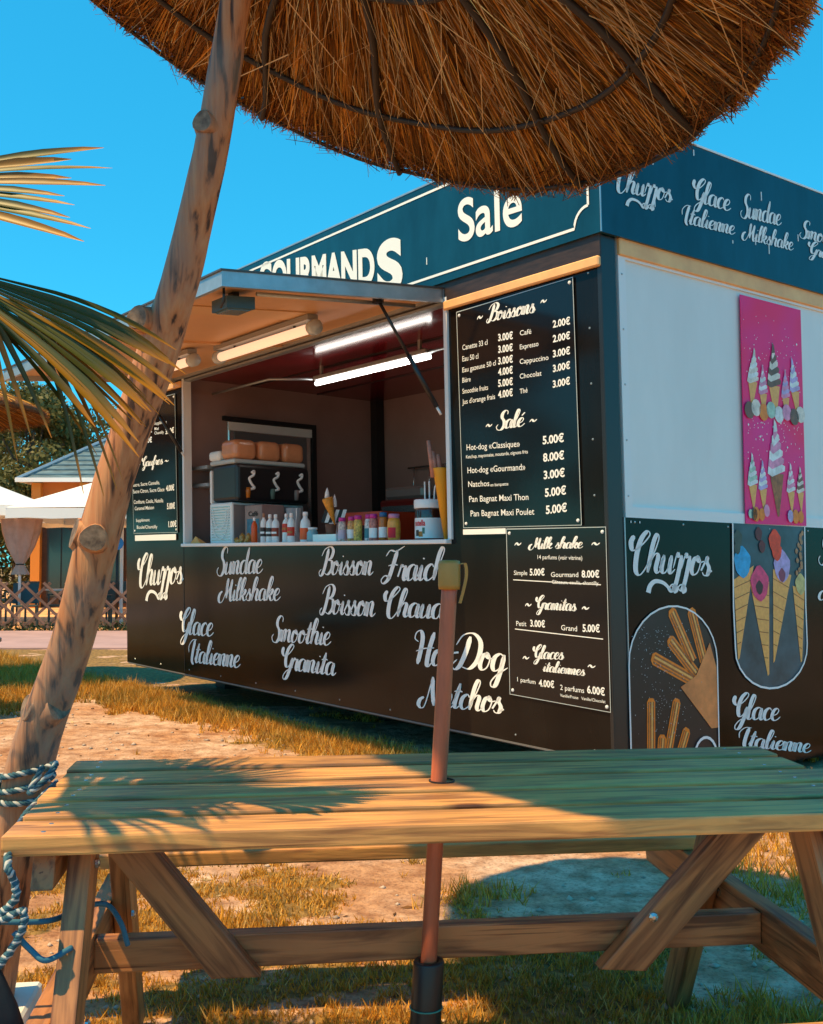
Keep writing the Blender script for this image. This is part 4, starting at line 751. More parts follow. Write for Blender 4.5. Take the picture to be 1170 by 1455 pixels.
# ------------------------------------------------------------ picnic table (local: t along, d away from the camera)
M_plank = wood('weathered_pine', (.84, .39, .115), (.36, .15, .05), .42)
M_frame = wood('pine_frame', (.56, .235, .085), (.19, .07, .028), .48)
TO = Vector((-.755, 2.0, 0)); TA = math.atan2(.122, .9925)
def T(t, d, z): return TO + Vector((t * math.cos(TA) - d * math.sin(TA), t * math.sin(TA) + d * math.cos(TA), z))
def build_table():
    tb = empty('picnic_table', T(.9, .37, 0), 'wooden picnic table with plank top, side benches and diagonal braces', 'picnic table')
    D = .124; G = .0300; ends = [(0, 1.80), (.004, 1.835), (-.002, 1.83), (.006, 1.795), (.0, 1.80)]
    hole_t = (Vector((.069, 2.495)) - Vector(TO[:2])).dot(Vector((math.cos(TA), math.sin(TA))))
    for i, (a, b) in enumerate(ends):
        d = i * (D + G) + D / 2; beam('plank', T(a, d, .731 + .0016 * i), T(b, d, .731 + .0016 * i), D, .038, M_plank, tb, bev=.005)
    sv, sf = lathe([(.0048, 0), (.0046, .0006), (.001, .0008)], 8)
    for i in range(5):
        for t0 in (.07, 1.70):
            for dd in (-.035, .035):
                c = T(t0 + rng.normal(0, .003), i * (D + G) + D / 2 + dd + rng.normal(0, .003), .7501 + .0016 * i); pm('screw', [c + Vector(q) for q in sv], sf, M_steel, tb)
    # collar around the parasol hole
    V, F = lathe([(.026, 0), (.030, .0), (.030, .004), (.026, .004)], 20); c = T(hole_t, .387, .7525); pm('hole_rim', [c + Vector(p) for p in V], F[:-2], M_dark, tb)
    for t0 in (.125, 1.64):                                  # end frames
        sg = -1 if t0 < 1 else 1
        beam('batten', T(t0 + sg * .055, .02, .677), T(t0 + sg * .055, .72, .677), .042, .068, M_frame, tb, cut0=.03, cut1=.03)
        beam('leg', T(t0, .17, .712), T(t0, -.24, .0), .045, .095, M_frame, tb, up=(math.sin(TA), -math.cos(TA), 0) if 0 else tuple(T(0, 1, 0) - T(0, 0, 0)))
        beam('leg', T(t0, .57, .712), T(t0, .96, .0), .045, .095, M_frame, tb, up=tuple(T(0, 1, 0) - T(0, 0, 0)))
        beam('seat_support', T(t0 + sg * .047, -.52, .37), T(t0 + sg * .047, 1.26, .37), .045, .11, M_frame, tb, cut0=-.03, cut1=-.03)
        for d, z in ((.05, .385), (.69, .385), (.14, .66), (.6, .66)): 
            V, F = lathe([(.011, 0), (.010, .006), (.004, .009)], 8); q = Vector((math.cos(TA), math.sin(TA), 0)); c = T(t0 + .0235, d, z); sgn = 1
            pm('bolt', [c + q * (zz * sgn) + (T(0, 1, 0) - T(0, 0, 0)) * x + Vector((0, 0, y)) for x, y, zz in V], F, M_steel, tb)
    beam('stretcher', T(.10, .455, .375), T(1.662, .455, .375), .045, .075, M_frame, tb)
    beam('brace', T(.11, .405, .712), T(.395, .405, .36), .045, .085, M_frame, tb, up=(0, 0, 1), cut0=.08, cut1=-.07)
    beam('brace', T(1.69, .405, .712), T(1.325, .405, .335), .045, .085, M_frame, tb, up=(0, 0, 1), cut0=.08, cut1=-.07)
    V, F = lathe([(.012, 0), (.011, .006), (.004, .009)], 8); c = T(1.375, .382, .43); pm('bolt', [c + Vector((x, -z, y)) for x, y, z in V], F, M_steel, tb)
    for d in (1.02, 1.17): beam('bench_plank', T(.0, d, .445), T(1.74, d, .445), .142, .038, M_plank, tb, bev=.005)
    for d in (-.355, -.505): beam('bench_plank', T(.02, d, .445), T(1.80, d, .445), .142, .038, M_plank, tb, bev=.005)
build_table()

# ------------------------------------------------------------ red-brown parasol pole standing through the table
def build_pole():
    base = Vector((.018, 2.462, 0)); top = Vector((.092, 2.505, 1.262)); f = lambda z: base.lerp(top, z / 1.262)
    p = empty('parasol_pole', base, 'red brown parasol pole without canopy, standing through the table in a black sleeve', 'parasol pole')
    tube('pole', [f(z) for z in np.linspace(.1, 1.25, 14)], .0185, mat('red_brown_stained_wood', (.52, .125, .055), .4, var=.25, scale=4, stretch=(8, 8, 1), bump=.15), p, 20)
    V, F = lathe([(.010, 0), (.034, 0), (.035, .20), (.035, .352), (.033, .357), (.024, .357), (.022, .33), (.022, .1)], 24); pm('sleeve', [f(0) + Vector((x + .06 * z, y + .04 * z, z)) for x, y, z in V], F, M_rubber, p, True)
    V, F = tube_vf([f(.255) + Vector((.0362 * math.cos(a), .0362 * math.sin(a), 0)) for a in np.linspace(0, 2 * math.pi, 20)[:-1]], .0018, 5, True); s = pm('sleeve_string', V, F, mat('green_string', (.05, .30, .25)), p)
    m = mat('ochre_plastic', (.42, .23, .05), .45, var=.15, scale=10)
    V, F = lathe([(.0185, 0), (.0245, 0), (.026, .010), (.026, .058), (.024, .066), (.017, .068), (.0, .062)], 16); c = f(1.192); pm('cap', [c + Vector((x, y, z)) for x, y, z in V], F, m, p, True)
    P = spline([(.022, 1.250), (.033, 1.252), (.036, 1.225), (.029, 1.190), (.021, 1.160)], 5); bm = bmesh.new()
    for a, b in zip(P[:-1], P[1:]): pass
    V = []; F = []
    for i, q in enumerate(P):
        w_ = .012 * (1 - .5 * i / len(P)); x = c.x + q[0]; V += [(x, c.y - w_, q[1]), (x, c.y + w_, q[1]), (x + .007, c.y + w_, q[1]), (x + .007, c.y - w_, q[1])]
    for i in range(len(P) - 1):
        for k in range(4): l = (k + 1) % 4; F.append((4 * i + k, 4 * i + l, 4 * i + 4 + l, 4 * i + 4 + k))
    F += [(3, 2, 1, 0), tuple(4 * (len(P) - 1) + k for k in range(4))]; pm('hook', V, F, m, p)
    return p
build_pole()

# ------------------------------------------------------------ straw parasol on a leaning trunk
def reed_mat(): return attr_mat('straw_reeds', .8, .28, .15)
PC = Vector((-.346, 2.575, 3.02)); PN = Vector((.477, .157, 1)).normalized(); PR = 1.332; PH = .30
PA = PN.cross(Vector((1, 0, 0))).normalized(); PB = PN.cross(PA)
def cone_pt(th, r, dz=0, C=PC, A=PA, B=PB, N=PN, RR=PR, H=PH):
    c = np.cos(th); s = np.sin(th); C, A, B, N = (np.array(x)[None] for x in (C, A, B, N)); r = np.asarray(r); dz = np.asarray(dz)
    h = H * (1 - r / RR) + 0 * dz
    return C + (A * c[:, None] + B * s[:, None]) * r[:, None] + N * (h + dz)[:, None]
def H_is_near(kw): return 'C' not in kw
def thatch(parent, n, fr, **kw):
    RR = kw.get('RR', PR); k = RR / 1.332
    def batch(n, r0a, r0b, l0, l1, dz0, dz1, jit, w0, col, lift=0, drop=0):
        th = rng.uniform(0, 2 * math.pi, n); clump = .05 * np.sin(th * 23) + .03 * np.sin(th * 57 + 1); r0 = rng.uniform(r0a, r0b, n) * RR; ln = rng.uniform(l0, l1, n) * k
        th1 = th + rng.normal(0, jit, n) + clump * .3; r1 = r0 + ln; z0 = rng.uniform(dz0, dz1, n) * k; z1 = z0 + rng.normal(0, .012, n) * k + lift - drop * rng.random(n) * k
        rim = RR * (.985 + (.045 * np.exp(-((th1 - R(258)) / .22) ** 2) if RR > 1.325 and H_is_near(kw) else 0) + .012 * np.sin(th1 * 7) + .008 * np.sin(th1 * 31 + 2)) + rng.normal(0, .009, n) * k; r1 = np.minimum(r1, rim)
        A0 = cone_pt(th, r0, z0, **kw); A1 = cone_pt(th1, r1, z1, **kw); d = A1 - A0; N = np.array(kw.get('N', PN)); s = np.cross(d, N[None] + rng.normal(0, .5, (n, 3))); s /= np.linalg.norm(s, axis=1)[:, None] + 1e-9
        w_ = (rng.uniform(.5, 1.3, n) * w0)[:, None] * k
        V = np.stack([A0 - s * w_, A0 + s * w_, A1 + s * w_ * .5, A1 - s * w_ * .5], 1).reshape(-1, 3); F = np.arange(4 * n).reshape(-1, 4)
        t = rng.random(n)[:, None]; c = np.array(col[0]) * (1 - t) + np.array(col[1]) * t; c *= rng.uniform(.5, 1.35, n)[:, None] * (1 + .25 * np.sin(th * 41))[:, None]
        return V, F, np.repeat(c, 4, 0)
    warm = ((.42, .15, .025), (.78, .36, .075)); dk = ((.10, .04, .015), (.30, .12, .035)); pale = ((.62, .38, .18), (.85, .58, .32)); red = ((.42, .12, .03), (.72, .26, .06))
    bs = [batch(n, .05, .92, .18, .5, -.024, .0, .022, .0026, warm), batch(n // 3, .1, .9, .2, .5, -.030, -.008, .03, .0022, dk),
          batch(n // 14, .2, .8, .15, .45, -.05, -.02, .12, .0016, pale, 0, .03),
          batch(int(n * 1.1), .90, .985, .05, .16, -.020, .075, .04, .0022, red), batch(n // 4, .90, .985, .05, .12, -.03, .0, .08, .0020, dk, 0, .02),
          batch(n // 2, .05, .9, .2, .5, .065, .09, .04, .004, warm)]
    Vs = []; Fs = []; Cs = []; o = 0
    for v, f, c in bs: Vs.append(v); Fs.append(f + o); Cs.append(c); o += len(v)
    t = npmesh('thatch', np.concatenate(Vs), np.concatenate(Fs), fr, parent, np.clip(np.concatenate(Cs), 0, .9)); t['kind'] = 'stuff'
    # packed straw body: an inner and an outer cone joined at the rim
    n_ = 72; V = []; F = []; th = np.linspace(0, 2 * math.pi, n_, endpoint=False)
    rings = [(.02, .0), (.35, .0), (.7, .0), (.9, .0), (.975, .004), (.975, .06), (.9, .07), (.5, .07), (.02, .07)]
    for r, z in rings: V.append(cone_pt(th, np.full(n_, r * RR) * (1 + (.045 * np.exp(-((th - R(258)) / .22) ** 2) if r > .9 and H_is_near(kw) else 0)), np.full(n_, z * k), **kw))
    for j in range(len(rings) - 1):
        for i in range(n_): l = (i + 1) % n_; F.append((j * n_ + i, j * n_ + l, (j + 1) * n_ + l, (j + 1) * n_ + i))
    npmesh('straw_body', np.concatenate(V), np.array(F), mat('packed_straw', (.20, .085, .03), .9, var=.5, scale=30, bump=.6, bscale=60), parent)
def wire_ring(parent, r, rad, dz=-.037, seg=90, **kw):
    th = np.linspace(0, 2 * math.pi, seg, endpoint=False); P = cone_pt(th, np.full(seg, r), np.full(seg, dz) + .004 * np.sin(th * 12), **kw)
    V, F = tube_vf([tuple(p) for p in P], rad, 6, True); return pm('wire_ring', V, F, M_wire, parent, True)
M_wire = mat('dark_wire', (.025, .015, .012), .6)
M_bark = None
def bark():
    m = bpy.data.materials.new('weathered_trunk'); m.use_nodes = True; t = m.node_tree; b = t.nodes['Principled BSDF']; L = t.links.new; N = t.nodes.new
    tc = N('ShaderNodeTexCoord'); mp = N('ShaderNodeMapping'); mp.inputs['Rotation'].default_value = (0, R(-16), 0); mp.inputs['Scale'].default_value = (32, 32, 1.1); L(tc.outputs['Object'], mp.inputs[0])
    n1 = N('ShaderNodeTexNoise'); n1.inputs['Scale'].default_value = 1.5; n1.inputs['Detail'].default_value = 8; n1.inputs['Distortion'].default_value = .25; L(mp.outputs[0], n1.inputs[0])
    r1 = N('ShaderNodeValToRGB'); e = r1.color_ramp.elements; e[0].position = .36; e[0].color = (.06, .022, .012, 1); e[1].position = .47; e[1].color = (.48, .19, .08, 1); x = r1.color_ramp.elements.new(.7); x.color = (.58, .29, .145, 1); L(n1.outputs[0], r1.inputs[0])
    n2 = N('ShaderNodeTexNoise'); n2.inputs['Scale'].default_value = 2.6; n2.inputs['Detail'].default_value = 6; L(tc.outputs['Object'], n2.inputs[0])
    r2 = N('ShaderNodeValToRGB'); e = r2.color_ramp.elements; e[0].position = .48; e[0].color = (0, 0, 0, 1); e[1].position = .60; e[1].color = (1, 1, 1, 1); L(n2.outputs[0], r2.inputs[0])
    mx = N('ShaderNodeMix'); mx.data_type = 'RGBA'; L(r2.outputs[0], mx.inputs[0]); L(r1.outputs[0], mx.inputs[6]); mx.inputs[7].default_value = (.20, .20, .20, 1)
    m2 = N('ShaderNodeMix'); m2.data_type = 'RGBA'; m2.blend_type = 'MIX'; m2.inputs[0].default_value = .55; L(r1.outputs[0], m2.inputs[6]); L(mx.outputs[2], m2.inputs[7]); L(m2.outputs[2], b.inputs['Base Color'])
    bp = N('ShaderNodeBump'); bp.inputs['Strength'].default_value = .7; bp.inputs['Distance'].default_value = .012; L(n1.outputs[0], bp.inputs['Height']); L(bp.outputs[0], b.inputs['Normal']); b.inputs['Roughness'].default_value = .65
    return m
M_bark = bark()
def trunk_mesh(name, pts, rads, m, parent, n=28, sub=10, seed=0, rough=.05):
    P = spline(pts, sub); Rr = [float(r[0]) for r in spline([(r, 0) for r in rads], sub)]; V, F = tube_vf([tuple(p) for p in P], Rr, n); W_ = []
    for i, v in enumerate(V):
        j = i // n; a = 2 * math.pi * (i % n) / n; c = Vector(P[min(j, len(P) - 1)]); d = v - c
        f = 1 + rough * math.sin(3 * a + j * .11 + seed) + rough * .7 * float(fbm(np.array([a * 1.6 + seed]), np.array([j * .22]), 3)[0] * 2 - 1) * 1.6
        W_.append(c + d * f)
    return pm(name, W_, F, m, parent, True), P
def build_straw_parasol():
    apex = PC + PN * PH
    pts = [(-1.19, 3.03, -.12), (-1.165, 3.02, .14), (-1.08, 2.98, .55), (-1.02, 2.95, .77), (-.905, 2.90, 1.06), (-.835, 2.86, 1.30), (-.775, 2.83, 1.50), (-.665, 2.78, 1.80), (-.60, 2.74, 1.98), (-.52, 2.70, 2.27), (-.472, 2.67, 2.51), (-.41, 2.64, 2.80), tuple(apex - PN * .06), tuple(apex + PN * .12)]
    rads = [.078, .074, .067, .061, .055, .057, .051, .053, .048, .044, .041, .037, .034, .03]
    p = empty('straw_parasol', pts[0], 'straw beach parasol on a leaning knotty trunk, over the picnic table', 'straw parasol')
    tr, P = trunk_mesh('leaning_trunk', pts, rads, M_bark, p, rough=.06)
    M_cut = mat('sawn_branch_end', (.30, .21, .15), .7, c2=(.07, .045, .035), scale=38, var=.1)
    def stub(c, d, r, ln, m=M_bark, cut=True):
        c = Vector(c); d = Vector(d).normalized(); V = []; F = []; a = d.orthogonal().normalized(); b = d.cross(a); n = 18
        prof = [(1.45, -.25), (1.22, .25), (1.02, .7), (1.0, .9), (.93, 1.0), (.5, 1.0), (.01, .99)]
        for rr, l in prof:
            for i in range(n): t = 2 * math.pi * i / n; q = 1 + .07 * math.sin(3 * t + r * 99); V.append(c + a * (rr * r * q * math.cos(t)) + b * (rr * r * q * math.sin(t)) + d * (ln * l))
        for j in range(len(prof) - 1):
            for i in range(n): k = (i + 1) % n; F.append((j * n + i, j * n + k, (j + 1) * n + k, (j + 1) * n + i))
        o = pm('branch_stub', V, F, m, tr, True); o.data.materials.append(M_cut)
        for pl in o.data.polygons:
            if pl.index >= 4 * n: pl.material_index = 1; pl.use_smooth = False
        return o
    stub((-.835, 2.845, 1.315), (.18, -.95, .05), .036, .072); stub((-.875, 2.855, 1.33), (-.9, -.45, .28), .042, .022)
    stub((-.675, 2.775, 1.875), (-.35, -.9, .05), .032, .070); stub((-.515, 2.67, 2.36), (-.35, -.9, .0), .028, .030)
    stub((-.97, 2.92, .86), (.75, -.6, .35), .038, .038); stub((-1.01, 2.92, .86), (-.75, -.6, .3), .038, .030)
    fr = reed_mat(); thatch(p, 24000, fr)
    for r in (.30, .62, 1.06): wire_ring(p, r, .0095, -.042)
    wire_ring(p, 1.30, .007, -.03)
    for i in range(12):
        th = np.full(14, R(i * 30 + 12 + (3 if i % 2 else -2))); rr = np.linspace(.03, 1.30, 14); Q = cone_pt(th + .02 * np.sin(rr * 9 + i), rr, np.full(14, -.044)); tube('rib', [tuple(q) for q in Q], [.016 - .006 * j / 13 for j in range(14)], M_wire, p, 7)
        for rr_ in (.62, 1.06):       # wire ties where rib and ring cross
            c = cone_pt(np.array([R(i * 30 + 12 + (3 if i % 2 else -2))]), np.array([rr_]), np.array([-.045]))[0]; V, F = tube_vf([Vector(c) + Vector((.016 * math.cos(a), .016 * math.sin(a), .004 * math.sin(2 * a))) for a in np.linspace(0, 2 * math.pi, 9)[:-1]], .0045, 5, True); pm('wire_tie', V, F, M_wire, p)
    # the far parasol at the left edge
    c2 = Vector((-3.9, 11.2, 2.55)); N2 = Vector((0, 0, 1))
    q = empty('straw_parasol', (c2.x, c2.y, 0), 'second straw parasol, dark dome cut by the left edge behind the awning', 'straw parasol')
    kw = dict(C=c2, A=Vector((1, 0, 0)), B=Vector((0, 1, 0)), N=N2, RR=1.32, H=.55)
    kw['C'] = Vector((-5.18, 11.2, 2.80)); q.location = (-5.18, 11.2, 0)
    thatch(q, 3500, fr, **kw); tube('post', [(-5.18, 11.2, 0), (-5.16, 11.2, 1.5), (-5.18, 11.2, 3.3)], .06, M_bark, q, 12)
build_straw_parasol()

# ------------------------------------------------------------ fan palm at the left
def leaf_mesh(hub, axis, nrm, L_, a0, a1, n, fuse, droop, seed, wid=1.0, droops=None):
    """palmate leaf: n folded fingers from angle a0 to a1 (degrees) around nrm, joined up to `fuse`"""
    r_ = np.random.default_rng(seed); hub = np.array(hub, float); ax = np.array(Vector(axis).normalized()); nr = np.array(Vector(nrm).normalized()); sd = np.cross(nr, ax); V = []; F = []; C = []
    step = R(a1 - a0) / n; g = np.array([0, 0, -1.])
    for i in range(n):
        a = R(a0) + step * (i + .5) + r_.normal(0, .004); d = ax * math.cos(a) + sd * math.sin(a); l = L_ * r_.uniform(.86, 1.04); pe = np.cross(nr, d); K_ = 12
        dr = droop * r_.uniform(.6, 1.3) * (droops(i / n) if droops else 1); tw = r_.normal(0, .25); cc = np.array([.05, .055, .010]) if r_.random() < .62 else np.array([.22, .10, .006]); cc = cc * r_.uniform(.7, 1.2)
        for k in range(K_ + 1):
            t = k / K_; p = hub + d * l * t + g * dr * max(0, t - fuse * .6) ** 2 * l * 2.2; hw_full = l * t * math.tan(abs(step) / 2) * 1.03
            hw = hw_full if t < fuse else (L_ * fuse * math.tan(abs(step) / 2)) * (1 - (t - fuse) / (1 - fuse)) ** .55 * (1 - .0) + .0007; hw *= wid if t >= fuse else 1
            fold = .5 * hw; q = pe * math.cos(tw * t) + nr * math.sin(tw * t)
            V += [p - q * hw + nr * fold, p, p + q * hw + nr * fold]; tip = max(0, (t - .8) / .2); c = cc * (1 - tip) + np.array([.46, .17, .015]) * tip; c = c * (1.0 + .25 * t); C += [c * .9, c * 1.15, c * .9]
        o = len(V) - 3 * (K_ + 1)
        for k in range(K_):
            for s in (0, 1): b = o + 3 * k + s; F.append((b, b + 1, b + 4, b + 3))
    return np.array(V), np.array(F), np.array(C)
def build_palm():
    b = Vector((-1.62, 1.75, 0)); p = empty('fan_palm', b, 'fan palm with drooping pleated leaves reaching in from the left edge', 'palm')
    trunk_mesh('trunk', [(b.x, b.y, 0), (b.x + .03, b.y, .7), (b.x + .08, b.y + .05, 1.45), (b.x + .1, b.y + .08, 1.75)], [.13, .11, .10, .05], mat('shaggy_palm_trunk', (.12, .07, .04), .9, var=.6, scale=20, bump=1, bscale=30), p, 20, 8, 3, .12)
    crown = Vector((b.x + .1, b.y + .08, 1.74)); lm = attr_mat('palm_leaf', .42, .16, .4)
    specs = [ # hub, axis, normal, length, angles, fingers, fuse, droop, label
        ((-.93, 2.05, 1.835), (1, .02, -.50), (.10, -.80, .60), .53, 18, -19, 13, .76, .14, 3, 'big drooping leaf with hanging finger tips', None),
        ((-.95, 2.11, 1.83), (1, .05, -.60), (.16, -.75, .64), .46, 16, -14, 13, .62, .18, 17, None, None),
        ((-.83, 2.06, 1.76), (.30, .0, -1), (.0, -.95, .2), .27, 20, -14, 4, .30, .1, 4, None, None),
        ((-.73, 2.07, 1.70), (.75, .0, -1), (.0, -.9, .4), .24, 18, -14, 4, .30, .4, 14, None, None),
        ((-1.08, 2.06, 1.99), (1, .0, .0), (.0, -.85, .5), .475, 17, -19, 10, .70, .03, 5, 'upper leaf of straight spikes', None),
        ((-1.34, 2.0, 2.30), (.75, .35, .05), (-.2, -.3, 1), .46, 75, -75, 30, .5, .25, 6, None, None),
        ((-1.50, 1.85, 2.36), (.6, .2, .1), (-.1, .1, 1), .46, 80, -80, 30, .5, .3, 7, None, None),
        ((-1.42, 2.20, 2.05), (.3, .9, .1), (0, -.1, 1), .46, 80, -80, 30, .5, .3, 8, None, None),
        ((-1.95, 1.95, 2.1), (-.8, .3, .1), (0, 0, 1), .46, 80, -80, 30, .5, .3, 9, None, None),
        ((-1.85, 1.45, 2.15), (-.6, -.8, .1), (0, 0, 1), .46, 80, -80, 30, .5, .3, 10, None, None),
        ((-1.42, 1.40, 1.95), (.3, -.9, .0), (0, .1, 1), .46, 80, -80, 30, .5, .4, 11, None, None)]
    for hub, ax, nr, L_, a0, a1, n, fu, dr, sd, lab, dd in specs:
        h = Vector(hub); V, F, C = leaf_mesh(h, ax, nr, L_, a0, a1, n, fu, dr, sd, 1, dd)
        mid = crown.lerp(h, .5) + Vector((0, 0, .10)); st = tube('leaf', [], .01, None) if 0 else None
        leaf = npmesh('leaf', V, F, lm, p, np.clip(C, 0, 1), smooth=False)
        if lab: leaf['label'] = lab
        P = spline([tuple(crown), tuple(mid), tuple(h), tuple(h + Vector(ax).normalized() * .03)], 6); tube('petiole', [tuple(q) for q in P], .009, mat('petiole_green', (.16, .15, .04), .5), leaf, 7)
build_palm()

# ------------------------------------------------------------ rope, bag, slab at the bottom left
def build_rope():
    m = mat('blue_white_rope', (.03, .11, .16), .8, var=.3, scale=60); m2 = mat('pale_rope_strand', (.48, .50, .50), .8)
    r = empty('rope', (-.86, 2.86, .70), 'blue and white braided rope knotted round the leaning trunk and hanging down', 'rope')
    def braid(P, rad, rr=.0046, mats=(m, m2), pitch=26):
        P = spline(P, 10); n = len(P); 
        for s in range(3):
            Q = []; prev = None
            for i, p in enumerate(P):
                d = Vector(P[min(i + 1, n - 1)] - P[max(i - 1, 0)]).normalized(); a = (prev - d * prev.dot(d)) if prev is not None else d.orthogonal(); a.normalize(); prev = a; b = d.cross(a); t = i / n * pitch + 2 * math.pi * s / 3; Q.append(Vector(p) + (a * math.cos(t) + b * math.sin(t)) * rad)
            tube('strand', Q, rr, mats[0 if s < 2 else 1], r, 6)
    for k in range(3):                                   # coils round the trunk
        z = .63 + .019 * k; cx_, cy_ = -1.055 + .10 * (z - .66) * 1.8, 2.965; P = [(cx_ + .076 * math.cos(t), cy_ + .076 * math.sin(t), z + .016 * math.sin(t + k) + .008 * k) for t in np.linspace(-2.9, 3.2, 16)]; braid(P, .0042, .0046, pitch=80)
    braid([(-.99, 2.90, .70), (-.93, 2.84, .73), (-.95, 2.80, .69), (-.99, 2.82, .66), (-.97, 2.86, .72)], .0044, .0046, pitch=35)
    braid([(-.93, 2.85, .68), (-.82, 2.30, .715), (-.735, 1.985, .715), (-.715, 1.965, .68), (-.712, 1.965, .65), (-.735, 1.965, .625), (-.752, 1.965, .608), (-.735, 1.96, .612), (-.700, 1.965, .628), (-.698, 1.965, .600), (-.718, 1.97, .560), (-.745, 1.975, .525)], .0042, .0046, pitch=190)
    th = mat('thin_blue_line', (.04, .17, .26), .7)
    def thin(P, rad): tube('strand', [tuple(q) for q in spline(P, 8)], rad, th, r, 7)
    thin([(-.80, 2.0, .60), (-.72, 2.02, .59), (-.68, 2.08, .575), (-.66, 2.18, .565), (-.62, 2.22, .56), (-.585, 2.20, .53), (-.57, 2.20, .485)], .0055)
    thin([(-.72, 1.98, .585), (-.69, 1.98, .555), (-.66, 1.98, .535), (-.63, 2.03, .54)], .0055)
    g = mat('black_canvas', (.012, .012, .014), .7, var=.3, scale=20, bump=.4, bscale=12)
    # bag hanging on the rope end
    bm = bmesh.new(); bmesh.ops.create_uvsphere(bm, u_segments=22, v_segments=16, radius=1)
    for v in bm.verts:
        x, y, z = v.co; s = .75 + .25 * min(1, max(0, (1 - z))) - (.45 * max(0, z - .5) * 1.4); f = 1 + .08 * math.sin(5 * math.atan2(y, x) + 3 * z); v.co = (x * .072 * s * f, y * .06 * s * f, z * .22)
    b = bm_obj('bag', bm, g, None, True, (-.765, 1.98, .335)); tag(b, 'black canvas bag hanging from the rope beside the table leg', 'bag')
    tube('bag_loop', [(-.045 + .03 * math.cos(t) + .05 - .02, 0, .20 + .025 * math.sin(t)) for t in np.linspace(0, 2 * math.pi, 12)[:-1]], .005, g, b, 6, True)
    sl = bm_obj('paving_slab', box_bm(-.24, .24, -.28, .28, 0, .05, .008), mat('white_stone_slab', (.78, .77, .74), .7, var=.08, scale=6, bump=.2), None, False, (-1.27, 2.86, .0)); sl.rotation_euler = (0, 0, .12); tag(sl, 'white stone slab on the grass under the left end of the table', 'slab')
build_rope()

